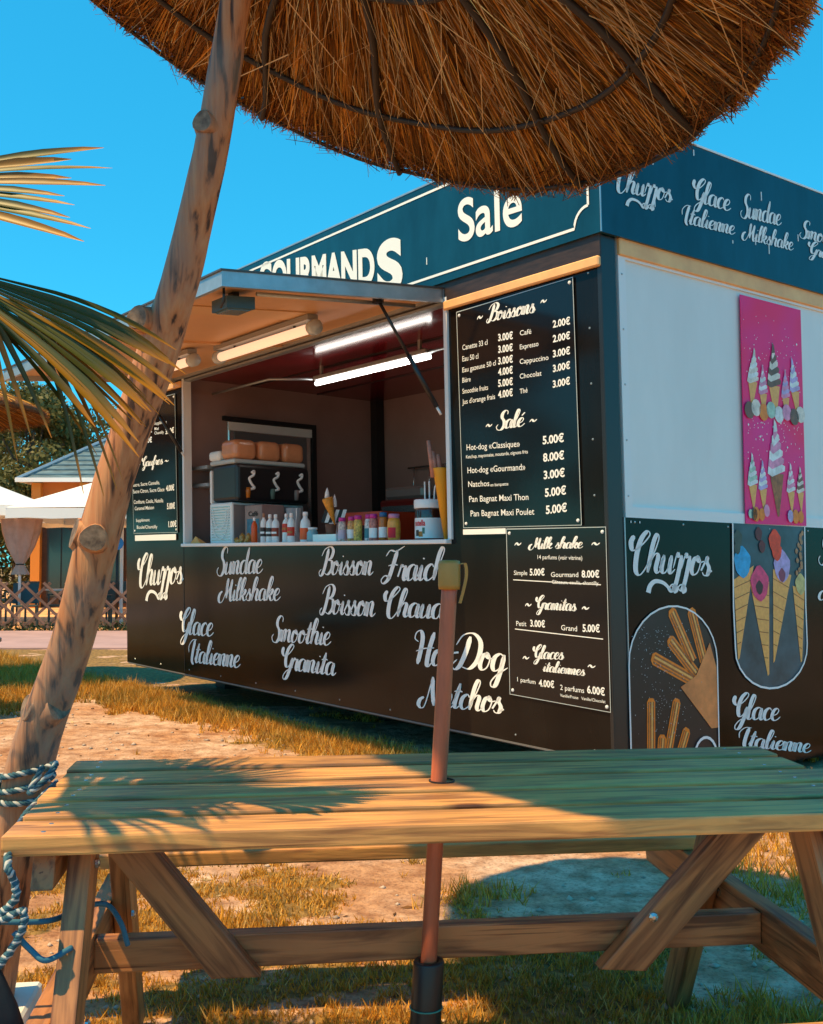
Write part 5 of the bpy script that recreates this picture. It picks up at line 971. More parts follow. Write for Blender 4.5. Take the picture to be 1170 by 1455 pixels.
# ------------------------------------------------------------ things on the serving counter
WZ = 1.179
def item(name, u, v, label, cat, group=None): return empty(name, K(u, v, WZ), label, cat, group)
def kl(name, prof, u, v, m, parent, n=16, w=WZ): return klathe(name, prof, u, v, w, m, parent, n)
def arc_label(parent, u, v, r, z0, z1, m, name='label_print', a0=150, a1=330, n=12):
    """curved label hugging a round body, facing the serving side"""
    c = K(u, v, WZ); A = [R(a0 + (a1 - a0) * i / n) for i in range(n + 1)]; P = [c + Vector((r * math.cos(a), r * math.sin(a), z)) for a in A for z in (z0, z1)]
    return pm(name, P, [(2 * i, 2 * i + 2, 2 * i + 3, 2 * i + 1) for i in range(n)], m, parent, True)
def build_counter_items():
    M_clear = mat('clear_bottle', (.82, .90, .92), .12, spec=.7); M_capw = mat('white_cap', (.92, .92, .92), .35); red = mat('red_label', (.65, .04, .015), .4); dk = mat('dark_label', (.04, .02, .02), .4); orr = mat('orange_red', (.85, .11, .01), .3); amb = mat('amber_syrup', (.50, .16, .02), .25)
    G = 'syrup bottles in a row on the counter'
    def bottle(u, v, r, h, body, cap, label, lab=None, zz=(.25, .55)):
        t = item('syrup_bottle', u, v, label, 'bottle', G)
        kl('body', [(0, 0), (r * .95, 0), (r, .008), (r, h * .66), (r * .85, h * .74), (r * .42, h * .82), (r * .40, h * .86)], u, v, body, t)
        kl('cap', [(r * .46, h * .86), (r * .46, h * .97), (r * .40, h), (0, h)], u, v, cap, t, 12)
        if lab:
            l = arc_label(t, u, v, r + .0012, h * zz[0], h * zz[1], lab); 
            c = K(u, v, WZ); arc_label(t, u, v, r + .0024, h * (zz[0] + .09), h * (zz[0] + .16), amb if lab is red else M_capw, 'label_band', 190, 290)
    B = [(4.09, .12, .026, .215, orr, M_capw, 'slim orange red sauce bottle with a white cap, leftmost of the bottles', None), (3.93, .12, .026, .245, M_capw, mat('brown_cap', (.4, .2, .12)), 'tall white bottle with dark foot and brownish cap beside the red bottle', dk),
         (3.79, .10, .031, .232, M_clear, M_capw, 'clear bottle with dark label, third from the slush machine', dk), (3.68, .09, .031, .228, M_clear, M_capw, 'clear bottle with low dark red label in mid row', mat('brick_label', (.30, .06, .03))), (3.58, .13, .031, .232, M_clear, M_capw, 'clear bottle whose red label sits highest', red),
         (3.45, .10, .031, .232, M_clear, M_capw, 'clear bottle with red and dark label beside the squat jug', red)]
    for u, v, r, h, bm_, cm, lab, l in B: bottle(u, v, r, h, bm_, cm, lab, l, (.22, .52) if 'highest' not in lab else (.35, .65))
    t = item('squat_jug', 3.27, .12, 'round shouldered pale blue jug with orange and red label', 'jug'); kl('body', [(0, 0), (.038, 0), (.041, .01), (.041, .13), (.036, .165), (.018, .19), (.018, .205)], 3.27, .12, M_clear, t, 18); kl('cap', [(.02, .205), (.02, .235), (0, .238)], 3.27, .12, M_capw, t, 12); arc_label(t, 3.27, .12, .0425, .02, .11, orr)
    t = item('glass_jar', 3.13, .10, 'small pale blue glass jar between the jug and the cone sign', 'jar'); kl('body', [(0, 0), (.04, 0), (.044, .01), (.044, .07), (.034, .085), (.034, .095)], 3.13, .10, mat('blue_glass', (.25, .45, .50), .1, spec=.8), t, 18); kl('lid', [(.037, .095), (.037, .112), (0, .114)], 3.13, .10, M_clear, t)
    tr = item('wire_tray', 2.90, .14, 'low clear tray in the middle of the counter', 'tray'); kbox('base', 2.74, 3.06, .06, .20, WZ, WZ + .008, M_clear, tr)
    for a in ((2.74, 3.06, .06, .064), (2.74, 3.06, .196, .2), (2.74, 2.744, .064, .196), (3.056, 3.06, .064, .196)): kbox('side', *a, WZ + .008, WZ + .055, M_clear, tr)
    # jars of topping with bright caps
    pk = mat('pink_cap', (.55, .03, .28), .4); bl = mat('blue_cap', (.01, .13, .32), .4); caps = 'topping jars with bright caps in a row'
    conf = [mat('sprinkles_' + n_, c, .4, var=.6, scale=60) for n_, c in (('pale', (.62, .5, .45)), ('orange', (.72, .33, .10)), ('yellow', (.72, .42, .08)), ('white', (.7, .66, .62)), ('red', (.50, .18, .14)))]
    for u, v, h, b_, l_, c_, lab in ((2.70, .09, .175, conf[0], mat('lilac_label', (.6, .5, .62)), pk, 'topping jar with pink cap and pale sprinkles, leftmost of its row'), (2.59, .10, .180, conf[1], M_capw, pk, 'topping jar with pink cap, white label and peach sprinkles'), (2.48, .08, .185, conf[2], conf[2], pk, 'topping jar with pink cap and golden sprinkles'), (2.40, .12, .19, conf[3], mat('teal_label', (.05, .25, .30)), pk, 'topping jar with pink cap and teal label'), (2.30, .09, .19, conf[4], M_capw, pk, 'topping jar with pink cap and red and white label'), (2.21, .11, .20, amb, M_capw, bl, 'tall brown topping jar with dark blue cap')):
        t = item('topping_jar', u, v, lab, 'jar', caps); kl('body', [(0, 0), (.028, 0), (.031, .008), (.031, h * .72), (.027, h * .80), (.024, h * .84)], u, v, b_, t); kl('cap', [(.027, h * .84), (.027, h * .97), (.024, h), (0, h)], u, v, c_, t, 14); arc_label(t, u, v, .0322, h * .12, h * .48, l_)
    t = item('candy_jar', 2.07, .10, 'round orange candy jar with pink cap and red heart label', 'jar'); kl('body', [(0, 0), (.038, 0), (.044, .02), (.047, .07), (.044, .13), (.036, .155)], 2.07, .10, mat('candy_orange', (.85, .36, .05), .3, var=.2, scale=30), t, 18); kl('cap', [(.038, .155), (.038, .178), (.034, .184), (0, .184)], 2.07, .10, mat('light_pink_cap', (.6, .25, .42), .4), t)
    arc_label(t, 2.07, .10, .0485, .02, .09, mat('red_heart', (.7, .01, .03)), a0=215, a1=285, n=8)
    # big chocolate spread tub
    u, v = 1.79, .20; t = item('spread_tub', u, v, 'large chocolate spread tub with white lid and red lettering, holding straws', 'tub')
    kl('body', [(0, 0), (.098, 0), (.104, .01), (.104, .20), (.100, .215)], u, v, mat('chocolate_brown', (.05, .017, .010), .15, spec=.8), t, 36)
    kl('lid', [(.110, .215), (.112, .222), (.112, .268), (.106, .274), (0, .274)], u, v, M_capw, t, 36)
    arc_label(t, u, v, .1055, .015, .150, M_white, 'label_sheet', 150, 350, 24)
    V, F = font_vf('nutella', .03); xs = [p[0] for p in V]; x0, x1 = min(xs), max(xs); c = K(u, v, WZ); P = []
    for x, y in V: a = R(198 + 52 * (x - x0) / (x1 - x0)); P.append(c + Vector((.1068 * math.cos(a), .1068 * math.sin(a), .098 + y * .055)))
    pm('lettering', P, F, mat('red_print', (.75, .01, .01), .4), t)
    for a0_, a1_, z0, z1, m_ in ((205, 222, .03, .07, dk), (222, 240, .025, .06, amb), (238, 248, .045, .085, mat('green_print', (.08, .22, .16)))): arc_label(t, u, v, .1066, z0, z1, m_, 'label_picture', a0_, a1_, 5)
    s = item('straws', 1.79, .20, 'three bent drinking straws standing on the white lid of the tub', 'straws'); s.location = K(1.79, .20, WZ + .275)
    for du, lean in ((.05, 0), (.0, 0), (-.05, .05)):
        a = K(u + du, v, WZ + .270); P = [a, K(u + du - lean * .2, v, WZ + .35), K(u + du - lean * .9, v, WZ + .40)]; tube('straw', [tuple(q) for q in spline([tuple(x) for x in P], 5)], .006, M_capw, s, 7)
    # orange paper horn with stacked wafer cones
    t = item('cone_holder', 1.49, .08, 'tall orange horn holding wafer cones, against the right jamb', 'cone holder'); om = mat('orange_plastic', (.85, .34, .01), .4)
    V, F = lathe([(.012, 0), (.052, .455), (.052, .46), (.046, .46), (.008, .02)], 16); c = K(1.475, .08, WZ + .0)
    pm('horn', [c + Vector((x + .0 - .07 * z * 1.0, y, z)) for x, y, z in V], F, om, t, True)
    for dx, dz, ln in ((-.03, .46, .17), (.0, .46, .15), (-.048, .46, .24)):
        V, F = lathe([(.019, 0), (.014, ln * .98), (.0, ln)], 10); pm('wafer_cone', [c + Vector((x + dx - .03 - .14 * z, y, z + dz - .06)) for x, y, z in V], F, mat('pink_wafer', (.50, .20, .14), .6, var=.2, scale=30), t, True)
    # cone sign: orange wafer cone on a striped stand above a brown cup
    u, v = 3.06, .22; t = item('cone_sign', u, v, 'tilted orange wafer cone with white tip on a black and white striped stand', 'display cone'); c = K(u, v, WZ)
    kl('cup', [(0, 0), (.03, 0), (.045, .14), (.042, .14), (.028, .01)], u, v, mat('brown_cup', (.22, .09, .05), .6), t, 14)
    for i in range(6):
        x0 = -.075 + .028 * i; P = [c + Vector((x0 + a, -.02, b)) for a, b in ((0, .15), (.028, .15), (.06, .25), (.032, .25))] + [c + Vector((x0 + a, 0, b)) for a, b in ((0, .15), (.028, .15), (.06, .25), (.032, .25))]
        pm('stripe', P, [(0, 1, 2, 3), (7, 6, 5, 4), (0, 4, 5, 1), (1, 5, 6, 2), (2, 6, 7, 3), (3, 7, 4, 0)], M_white if i % 2 else M_dark, t)
    V, F = lathe([(.004, 0), (.042, .20), (.040, .215), (.0, .20)], 14); q = Quaternion((0, 1, 0), -.28); pm('wafer_cone', [c + Vector((.035, -.045, .13)) + q @ Vector(p) for p in V], F, mat('orange_wafer', (.80, .30, .03), .5, var=.3, scale=40), t, True)
    V, F = lathe([(.02, 0), (.016, .04), (0, .085)], 10); pm('cream_tip', [c + Vector((-.025, -.045, .335)) + Vector(p) for p in V], F, M_white, t, True); pm('cream_tip', [c + Vector((.03, -.02, .27)) + Vector((x, y, z * 1.2)) for x, y, z in V], F, M_white, t, True)
    # slush machine: white body, black drum housings, three tanks with white taps
    t = item('slush_machine', 4.70, .50, 'white and black slush machine with three orange topped tanks', 'slush machine'); u0, u1, v0, v1 = 4.49, 4.93, .13, .86
    wh = mat('machine_white', (.85, .88, .88), .35); tk = mat('orange_slush_tank', (.62, .27, .13), .25, spec=.7, var=.12, scale=8)
    kbox('body', u0 + .02, u1, v0, v1, WZ, WZ + .36, wh, t, .01); kbox('back_plate', u1 - .03, u1, v0, v1, WZ + .36, WZ + .66, wh, t, .01)
    kbox('drum_housing', u0 - .06, u1 - .03, v0 + .01, v1 + .02, WZ + .37, WZ + .70, M_rubber, t, .035, 3)
    kbox('tank_rim', u0 - .02, u1, v0 + .005, v1, WZ + .70, WZ + .74, mat('clear_rim', (.5, .55, .56), .15), t, .01)
    kbox('cover', u0 + .25, u1 + .01, v0 - .005, v1, WZ + .74, WZ + .83, wh, t, .03, 3); 
    for i in range(3):
        a = v0 + .01 + i * .243; kbox('tank', u0 - .03, u0 + .25, a, a + .228, WZ + .74, WZ + .915, tk, t, .05, 4)
        c = K(u0 - .07, a + .14, WZ + .55); P = spline([(0, 0, .07), (.025, 0, .085), (.02, 0, .05), (-.02, 0, .02), (.005, 0, -.03), (.03, 0, -.06), (-.01, 0, -.075)], 5)
        V_ = Vector((KV.x, KV.y, 0)); tube('tap_handle', [tuple(c + V_ * (-p[0] * 1.0) * -1 + Vector((0, 0, p[2]))) for p in P], .012, M_capw, t, 7)
        V, F = lathe([(.018, -.15), (.022, -.09), (.018, -.06), (0, -.06)], 10); pm('spout', [c + V_ * -.03 + Vector(p) for p in V], F, (amb, mat('green_spout', (.12, .2, .17)), mat('grey_spout', (.3, .25, .24)))[i], t, True)
    for i in range(13): kbox('grille_slat', u0 + .05, u1 - .04, v0 - .006, v0, WZ + .03 + i * .024, WZ + .037 + i * .024, M_steel, t)
    for sgn in (.17, .13):
        P = [(u0 + .235 + sgn * math.cos(a), WZ + .30 + (.26 if sgn > .15 else .17) * math.sin(a)) for a in np.linspace(math.pi, 2 * math.pi, 16)]; V, F = line_strip(P, .012); pm('grille_arc', [K(a, v0 - .0085, b) for a, b in V], F, wh, t)
    kbox('drip_panel', u0 + .012, u0 + .02, v0 + .02, v1 - .02, WZ + .02, WZ + .34, mat('grey_panel', (.25, .22, .22), .2), t)
    for u in (u0 + .07, u1 - .07): kl('foot', [(0, -.0), (.015, 0), (.015, .004), (0, .004)], u, v0 + .05, M_dark, t, 8)
    # coffee box with blue cup picture and golden sachets in front of the machine
    b = item('coffee_box', 4.22, .22, 'clear box printed Café with a blue pattern in front of the slush machine', 'box')
    kbox('carton', 4.10, 4.40, .20, .42, WZ, WZ + .33, mat('coffee_carton', (.30, .19, .17), .35, var=.2, scale=4), b, .006); V, F = line_strip([(4.36, WZ + .15), (4.14, WZ + .15)], .12); pm('blue_print', [K(a, .1985, c_) for a, c_ in V], F, mat('blue_print', (.02, .16, .26), .4, var=.5, scale=30), b)
    V, F = font_vf('Café', .03); xs = [p[0] for p in V]; pm('lettering', [K(4.33 - .17 * (x - min(xs)) / (max(xs) - min(xs)), .197, WZ + .235 + y * .055) for x, y in V], F, M_dark, b)
    b2_ = item('blender_jug', 4.02, .40, 'clear blender jug behind the bottles', 'jug'); kl('jug', [(0, 0), (.06, 0), (.062, .09), (.045, .1), (.07, .30), (.066, .30), (.04, .11)], 3.95, .42, mat('clear_jug', (.35, .42, .46), .08, spec=.9), b2_, 18)
    gold = mat('gold_wrapper', (.55, .30, .07), .3, var=.5, scale=40); G2 = 'gold wrapped sweets heaped by the slush machine'
    for i, (u, v, h) in enumerate(((4.36, .10, .05), (4.30, .12, .09), (4.24, .09, .05), (4.19, .12, .085), (4.14, .08, .04), (4.27, .07, .04))):
        bm = bmesh.new(); bmesh.ops.create_icosphere(bm, subdivisions=1, radius=.028)
        for q in bm.verts: q.co *= rng.uniform(.7, 1.25); q.co.z *= h / .056
        o = bm_obj('wrapped_sweet', bm, gold, None, False, K(u, v, WZ + h * .5)); tag(o, ('leftmost low gold sweet of the heap', 'taller gold sweet at the left of the heap', 'low gold sweet in the middle of the heap', 'taller gold sweet at the right of the heap', 'rightmost low gold sweet, next to the red bottle', 'gold sweet lying in front of the heap')[i], 'sweet', G2)
    o = kbox('paper_napkin', 4.95, 5.12, .04, .10, WZ, WZ + .05, mat('orange_paper', (.85, .40, .10), .6), None) if 0 else None
    t = item('napkin_wedge', 5.04, .08, 'small orange and white folded card at the left end of the counter', 'card')
    pm('card', [K(5.13, .03, WZ), K(4.96, .05, WZ), K(5.08, .06, WZ + .07), K(5.13, .10, WZ), K(4.96, .12, WZ)], [(0, 1, 2), (2, 1, 4), (2, 4, 3), (0, 2, 3), (0, 3, 4, 1)], mat('orange_card', (.85, .42, .12), .6), t)
    # more clutter: cup stacks, cartons, squeeze bottle
    for u, v, n_, m_, lab in ((3.20, .34, 7, M_capw, 'stack of white paper cups behind the cone sign'), (2.55, .36, 5, mat('kraft_cup', (.45, .24, .12), .7), 'short stack of brown paper cups behind the topping jars')):
        t = item('cup_stack', u, v, lab, 'cups')
        for i in range(n_): kl('cup', [(0, .0), (.030, .0), (.038, .085), (.040, .087), (.036, .087)], u, v, m_, t, 16, WZ + i * .018)
    t = item('napkin_box', 2.88, .36, 'small steel napkin dispenser behind the clear tray', 'dispenser'); kbox('body', 2.80, 2.98, .30, .42, WZ, WZ + .13, M_steel, t, .008); kbox('napkins', 2.83, 2.95, .295, .30, WZ + .03, WZ + .10, M_white, t)
    for u, v, h, c_, lab in ((4.6, 1.9, .22, (.40, .24, .13), 'brown cardboard carton on the back counter at the left'), (2.45, 1.95, .30, (.30, .06, .05), 'dark red carton at the right end of the back counter')):
        t = empty('carton', K(u, v, 1.24), lab, 'box'); kbox('body', u - .16, u + .16, v - .15, v + .15, 1.24, 1.24 + h, mat('carton_%d' % int(c_[0] * 100), c_, .8, var=.15, scale=4), t, .006); kbox('tape', u - .02, u + .02, v - .152, v - .15, 1.24, 1.24 + h, mat('parcel_tape', (.5, .36, .2), .4), t)
    t = empty('utensil_rail', K(4.2, 2.22, 1.95), 'steel rail with hanging ladles on the back wall of the kiosk', 'rail'); tube('rail', [K(3.7, 2.2, 1.98), K(4.7, 2.2, 1.98)], .01, M_steel, t)
    for i, u in enumerate((3.85, 4.1, 4.35, 4.6)): tube('ladle', [K(u, 2.2, 1.98), K(u, 2.18, 1.70 - .03 * (i % 2))], .006, M_steel, t, 6); klathe('ladle_bowl', [(0, -.03), (.03, -.01), (.035, .01), (.03, .01)], u, 2.17, 1.69 - .03 * (i % 2), M_steel, t, 12)
    # deeper inside: red crate, metal toaster and boxes on the back counter
    t = empty('red_crate', K(3.35, 1.0, .14), 'orange red crate behind the counter', 'crate'); om = mat('orange_red_plastic', (.60, .05, .012), .4)
    kbox('front', 3.05, 3.65, .70, .72, WZ - .1, WZ + .26, om, t); kbox('back', 3.05, 3.65, 1.08, 1.10, WZ - .1, WZ + .26, om, t); kbox('end', 3.05, 3.07, .72, 1.08, WZ - .1, WZ + .26, om, t); kbox('end', 3.63, 3.65, .72, 1.08, WZ - .1, WZ + .26, om, t); kbox('bottom', 3.07, 3.63, .72, 1.08, WZ - .1, WZ - .08, om, t)
    kbox('stand', 3.10, 3.60, .75, 1.05, .14, WZ - .1, M_dark, t)
    t = empty('hot_cabinet', K(4.0, 1.9, 1.24), 'dark red heated cabinet with glass top on the back counter', 'cabinet'); kbox('body', 3.75, 4.45, 1.66, 2.1, 1.24, 1.62, mat('deep_red', (.16, .015, .012), .3), t, .02); kbox('glass_top', 3.80, 4.40, 1.68, 2.08, 1.62, 1.74, mat('smoky_glass', (.22, .18, .17), .1), t, .03); kbox('front_strip', 3.8, 4.4, 1.65, 1.66, 1.5, 1.56, M_steel, t)
    t = empty('coffee_machine', K(3.1, 1.9, 1.24), 'black coffee machine on the back counter', 'coffee machine'); kbox('body', 2.75, 3.45, 1.68, 2.15, 1.24, 1.70, M_dark, t, .03); kbox('hood', 2.80, 3.40, 1.62, 1.72, 1.52, 1.66, mat('copper_panel', (.25, .09, .04), .3), t, .015); kbox('drip_tray', 2.80, 3.40, 1.58, 1.68, 1.26, 1.30, M_steel, t, .006)
    t = empty('black_barrel', K(2.4, 1.2, .14), 'black covered drum behind the spread tub', 'drum'); kl('body', [(0, -1.0), (.2, -1.0), (.21, .12), (.19, .17), (0, .19)], 2.2, 1.1, M_dark, t, 24, 1.2)
build_counter_items()

# ------------------------------------------------------------ background: lattice fence, parasols, chairs, house, trees
def build_background():
    f = empty('lattice_fence', (-6.2, 20.1, 0), 'low brown lattice fence of crossed slats along the terrace', 'fence'); M1 = wood('fence_slat_wood', (.30, .15, .10), (.14, .065, .04), .6, False)
    bmp = bmesh.new(); L_ = 1.26; box_bm(-L_ / 2, L_ / 2, -.008, .008, -.026, .026, .003, bmp); me = bpy.data.meshes.new('slat'); bmp.to_mesh(me); bmp.free(); me.materials.append(M1)
    ang = math.atan2(.80, .86)
    for k in range(34):
        x = -12.8 + k * .40
        for s in (1, -1):
            o = bpy.data.objects.new('slat', me); COL.objects.link(o); o.parent = f; o.location = (x + 6.2, .012 * s, .05 + .43); o.rotation_euler = (0, -ang * s, 0); o.scale = (1.0, 1, 1)
    for x in np.arange(-12.5, 1, 2.4): b_ = box_bm(x + 6.2 - .03, x + 6.2 + .03, .03, .09, -.1, .98, .004); bm_obj('fence_post', b_, M1, f)
    # ivy strip at the foot
    n = 5000; x = rng.uniform(-13, 1, n); z = np.abs(rng.normal(0, .06, n)) + .03; y = 20.12 + rng.normal(0, .10, n); s = rng.uniform(.02, .05, n); c = np.stack([x, y, z], 1); a = rng.normal(0, 1, (n, 3)); b = rng.normal(0, 1, (n, 3)); a /= np.linalg.norm(a, axis=1)[:, None]; b /= np.linalg.norm(b, axis=1)[:, None]
    V = np.stack([c - a * s[:, None], c + b * s[:, None], c + a * s[:, None]], 1).reshape(-1, 3); lf = attr_mat('leaf_green', .5, .25, .3); col = np.array([.035, .055, .02]) * rng.uniform(.5, 1.6, (n, 1))
    o = npmesh('ground_cover', V, np.arange(3 * n).reshape(-1, 3), lf, None, np.repeat(col, 3, 0)); tag(o, 'low dark ivy along the foot of the lattice fence', 'ivy', kind='stuff')
    # square white market parasols
    cv = mat('white_canvas', (.86, .85, .83), .7, var=.03, scale=1); pm_ = M_wframe
    def market(x, y, hw, ez, pz, label, rz=0):
        t = empty('market_parasol', (x, y, 0), label, 'parasol', 'white square parasols on the terrace', rz)
        vh = .20; me_v = [(0, 0, pz)] + [(sx * hw, sy * hw, ez) for sx, sy in ((-1, -1), (1, -1), (1, 1), (-1, 1))] + [(0, -hw, ez + .02), (hw, 0, ez + .02), (0, hw, ez + .02), (-hw, 0, ez + .02)]
        F = [(0, 1, 5), (0, 5, 2), (0, 2, 6), (0, 6, 3), (0, 3, 7), (0, 7, 4), (0, 4, 8), (0, 8, 1)]; me_ = bpy.data.meshes.new('canopy'); me_.from_pydata(me_v, [], F); new_obj('canopy', me_, cv, t)
        me2 = bpy.data.meshes.new('vent'); me2.from_pydata([(0, 0, pz + .12)] + [(sx * .3, sy * .3, pz - .03) for sx, sy in ((-1, -1), (1, -1), (1, 1), (-1, 1))], [], [(0, 1, 2), (0, 2, 3), (0, 3, 4), (0, 4, 1)]); new_obj('vent', me2, cv, t)
        C = [(-1, -1), (1, -1), (1, 1), (-1, 1)]
        for i in range(4):
            a, b = C[i], C[(i + 1) % 4]; mv = []; n_ = 9
            for j in range(n_):
                q = j / (n_ - 1); X = (a[0] + (b[0] - a[0]) * q) * hw; Y = (a[1] + (b[1] - a[1]) * q) * hw; mv += [(X, Y, ez - .004), (X * 1.004, Y * 1.004, ez - vh + .012 * math.sin(j * 2.1))]
            mm = bpy.data.meshes.new('valance'); mm.from_pydata(mv, [], [(2 * j, 2 * j + 1, 2 * j + 3, 2 * j + 2) for j in range(n_ - 1)]); new_obj('valance', mm, cv, t)
        V, F = tube_vf([(0, 0, 0), (0, 0, pz)], .035, 10); mm = bpy.data.meshes.new('pole'); mm.from_pydata([tuple(v) for v in V], [], F); new_obj('pole', mm, pm_, t)
        for i in range(4): V, F = tube_vf([(0, 0, pz - .04), (C[i][0] * hw, C[i][1] * hw, ez - .01)], .014, 6); mm = bpy.data.meshes.new('rib'); mm.from_pydata([tuple(v) for v in V], [], F); new_obj('rib', mm, pm_, t)
    market(-5.98, 22.2, 1.75, 2.33, 3.12, 'white square parasol whose peak shows just left of the leaning trunk'); market(-9.6, 22.6, 1.85, 2.40, 3.25, 'white square parasol cut by the left edge of the picture'); market(-8.2, 27.6, 1.8, 2.45, 3.2, 'farther white parasol behind the other two'); market(-2.0, 22.6, 1.8, 2.35, 3.1, 'white square parasol hidden behind the kiosk corner')
    # folded fabric side curtain tied round a post
    t = empty('tied_curtain', (-7.75, 21.3, 0), 'beige fabric curtain gathered and tied to a pole under the parasols', 'curtain'); cm = mat('beige_fabric', (.52, .33, .26), .8, var=.15, scale=5); V = []; F = []; n_ = 26
    for j, (z, rr) in enumerate(((2.15, .36), (1.9, .33), (1.6, .24), (1.38, .14), (1.25, .07), (1.15, .12), (1.05, .17))):
        for i in range(n_): a = 2 * math.pi * i / n_; q = rr * (1 + .22 * math.sin(a * 7)); V.append((-7.75 + q * math.cos(a), 21.3 + q * .5 * math.sin(a), z))
    for j in range(6):
        for i in range(n_): k = (i + 1) % n_; F.append((j * n_ + i, j * n_ + k, (j + 1) * n_ + k, (j + 1) * n_ + i))
    pm('fabric', V, F, cm, t, True); tube('pole', [(-7.75, 21.3, 0), (-7.75, 21.3, 2.3)], .03, pm_, t); tube('tie', [(-7.75 + .085 * math.cos(a), 21.3 + .05 * math.sin(a), 1.25) for a in np.linspace(0, 2 * math.pi, 12)[:-1]], .012, M_dark, t, 6, True)
    # chairs
    chm = mat('dark_teal_resin', (.03, .065, .075), .45)
    def chair():
        t = bpy.data.objects.new('terrace_chair', None); COL.objects.link(t); tag(t, 'dark grey green resin armchair on the terrace', 'chair', 'dark chairs behind the lattice fence')
        def part(name, x0, x1, y0, y1, z0, z1, bev=.01): 
            return bm_obj(name, box_bm(x0, x1, y0, y1, z0, z1, bev), chm, t)
        part('seat', -.24, .24, -.22, .22, .42, .455)
        b = part('backrest', -.24, .24, -.018, .018, 0, .42); b.location = (0, .23, .47); b.rotation_euler = (-.2, 0, 0)
        for sx in (-1, 1):
            for sy in (-1, 1): part('leg', sx * .23 - .018, sx * .23 + .018, sy * .21 - .018, sy * .21 + .018, .03, .42, .004)
            part('armrest', sx * .26 - .025, sx * .26 + .025, -.22, .25, .64, .665); part('arm_support', sx * .26 - .014, sx * .26 + .014, -.21, -.18, .44, .64, .004)
        return t
    p0 = chair(); spots = [(-7.6, 21.2, .3), (-6.9, 21.5, -.5), (-8.3, 21.0, 1.8), (-6.2, 21.1, 2.6), (-5.3, 21.4, .2), (-7.2, 23.0, .1), (-8.4, 23.2, -.2), (-6.3, 23.2, .4), (-9.2, 21.8, .5), (-5.6, 23.0, 3.0)]
    labs = ['dark armchair by the tied curtain, turned slightly right', 'dark armchair with its arm rising just right of the curtain', 'dark armchair near the left edge turned sideways', 'dark armchair turned away beside the leaning trunk', 'dark armchair seen between trunk and kiosk', 'dark armchair in the back row under the window', 'dark armchair in the back row at the left', 'dark armchair in the back row behind the trunk', 'dark armchair cut by the left edge', 'dark armchair in the back row by the kiosk']
    for i, (x, y, a) in enumerate(spots):
        o = p0 if i == 0 else copy_tree(p0); o.location = (x, y, 0); o.rotation_euler = (0, 0, a); o['label'] = labs[i]
    # tables
    tm = mat('white_table_top', (.7, .68, .66), .4)
    for i, (x, y, lab) in enumerate(((-7.15, 22.2, 'round white topped terrace table between the chairs'), (-5.1, 22.4, 'round white terrace table near the kiosk side'))):
        t = empty('terrace_table', (x, y, 0), lab, 'table', 'terrace tables'); V, F = lathe([(0, .72), (.42, .72), (.42, .745), (0, .745)], 24); pm('table_top', [(x + a, y + b, c) for a, b, c in V], F, tm, t); tube('stem', [(x, y, .03), (x, y, .72)], .03, chm, t); V, F = lathe([(0, .028), (.25, .028), (.2, .05), (0, .06)], 20); pm('base', [(x + a, y + b, c) for a, b, c in V], F, chm, t)
    # beach towels / cushions glimpsed through the fence
    for x, y, c, lab in ((-9.4, 20.8, (.02, .25, .45), 'round blue cushion behind the fence at the left edge'), (-4.9, 20.9, (.35, .02, .08), 'dark red cushion behind the fence beside the trunk')):
        bm = bmesh.new(); bmesh.ops.create_uvsphere(bm, u_segments=16, v_segments=10, radius=.34); [setattr(v.co, 'z', v.co.z * .45) for v in bm.verts]; o = bm_obj('cushion', bm, mat('cushion_%d' % int(c[0] * 100), c, .8), None, True, (x, y, .19)); tag(o, lab, 'cushion')
    # low black table at the left, near
    t = empty('black_side_table', (-3.95, 9.0, 0), 'low black table with a thick slanted rim, cut by the left edge on the grass', 'table'); 
    V, F = lathe([(.10, .50), (.40, .53), (.50, .60), (.50, .625), (.47, .632), (0, .632)], 40); pm('table_top', [(-3.95 + x, 9.0 + y, z) for x, y, z in V], F, M_rubber, t); V, F = lathe([(.22, 0), (.08, .06), (.05, .3), (.10, .50)], 20); pm('pedestal', [(-3.95 + x, 9.0 + y, z) for x, y, z in V], F, M_rubber, t)
    V, F = lathe([(0, .633), (.455, .633), (.455, .640), (0, .640)], 40); pm('lit_top_disc', [(-3.95 + x, 9.0 + y, z) for x, y, z in V], F, mat('pale_blue_lit_top', (.25, .42, .48), .3), t)  # added disc: light on the black top put into its pale colour
    # house with a hipped slate roof and orange walls
    hx0, hx1, hy0, hy1 = -11.0, -1.0, 30, 37; h = empty('house', (-6, 33.5, 0), 'orange walled house with a hipped blue slate roof behind the parasols', 'house')
    om = mat('orange_render', (.60, .17, .03), .8, var=.12, scale=1); gl = mat('dark_window_glass', (.03, .05, .055), .1, spec=.8)
    def hb(name, x0, x1, y0, y1, z0, z1, m, p, bev=0):
        o = bm_obj(name, box_bm(x0 + 6, x1 + 6, y0 - 33.5, y1 - 33.5, z0, z1, bev), m, p); return o
    wall = hb('wall', hx0 + .5, hx1 - .5, hy0 + .5, hy1 - .5, 0, 3.05, mat('dark_timber_wall', (.09, .045, .025), .7, var=.3, scale=3), h); hb('frieze', hx0 + .48, hx1 - .48, hy0 + .48, hy1 - .48, 3.05, 3.6, om, h)
    e = 3.62; rp = 5.95; b = [(hx0, hy0, e), (hx1, hy0, e), (hx1, hy1, e), (hx0, hy1, e), (hx0 + 3.3, 33.5, rp), (hx1 - 3.3, 33.5, rp)]
    slate = mat('blue_slate', (.09, .16, .20), .5, var=.45, scale=3, stretch=(1, 4, 4), bump=.5, bscale=9)
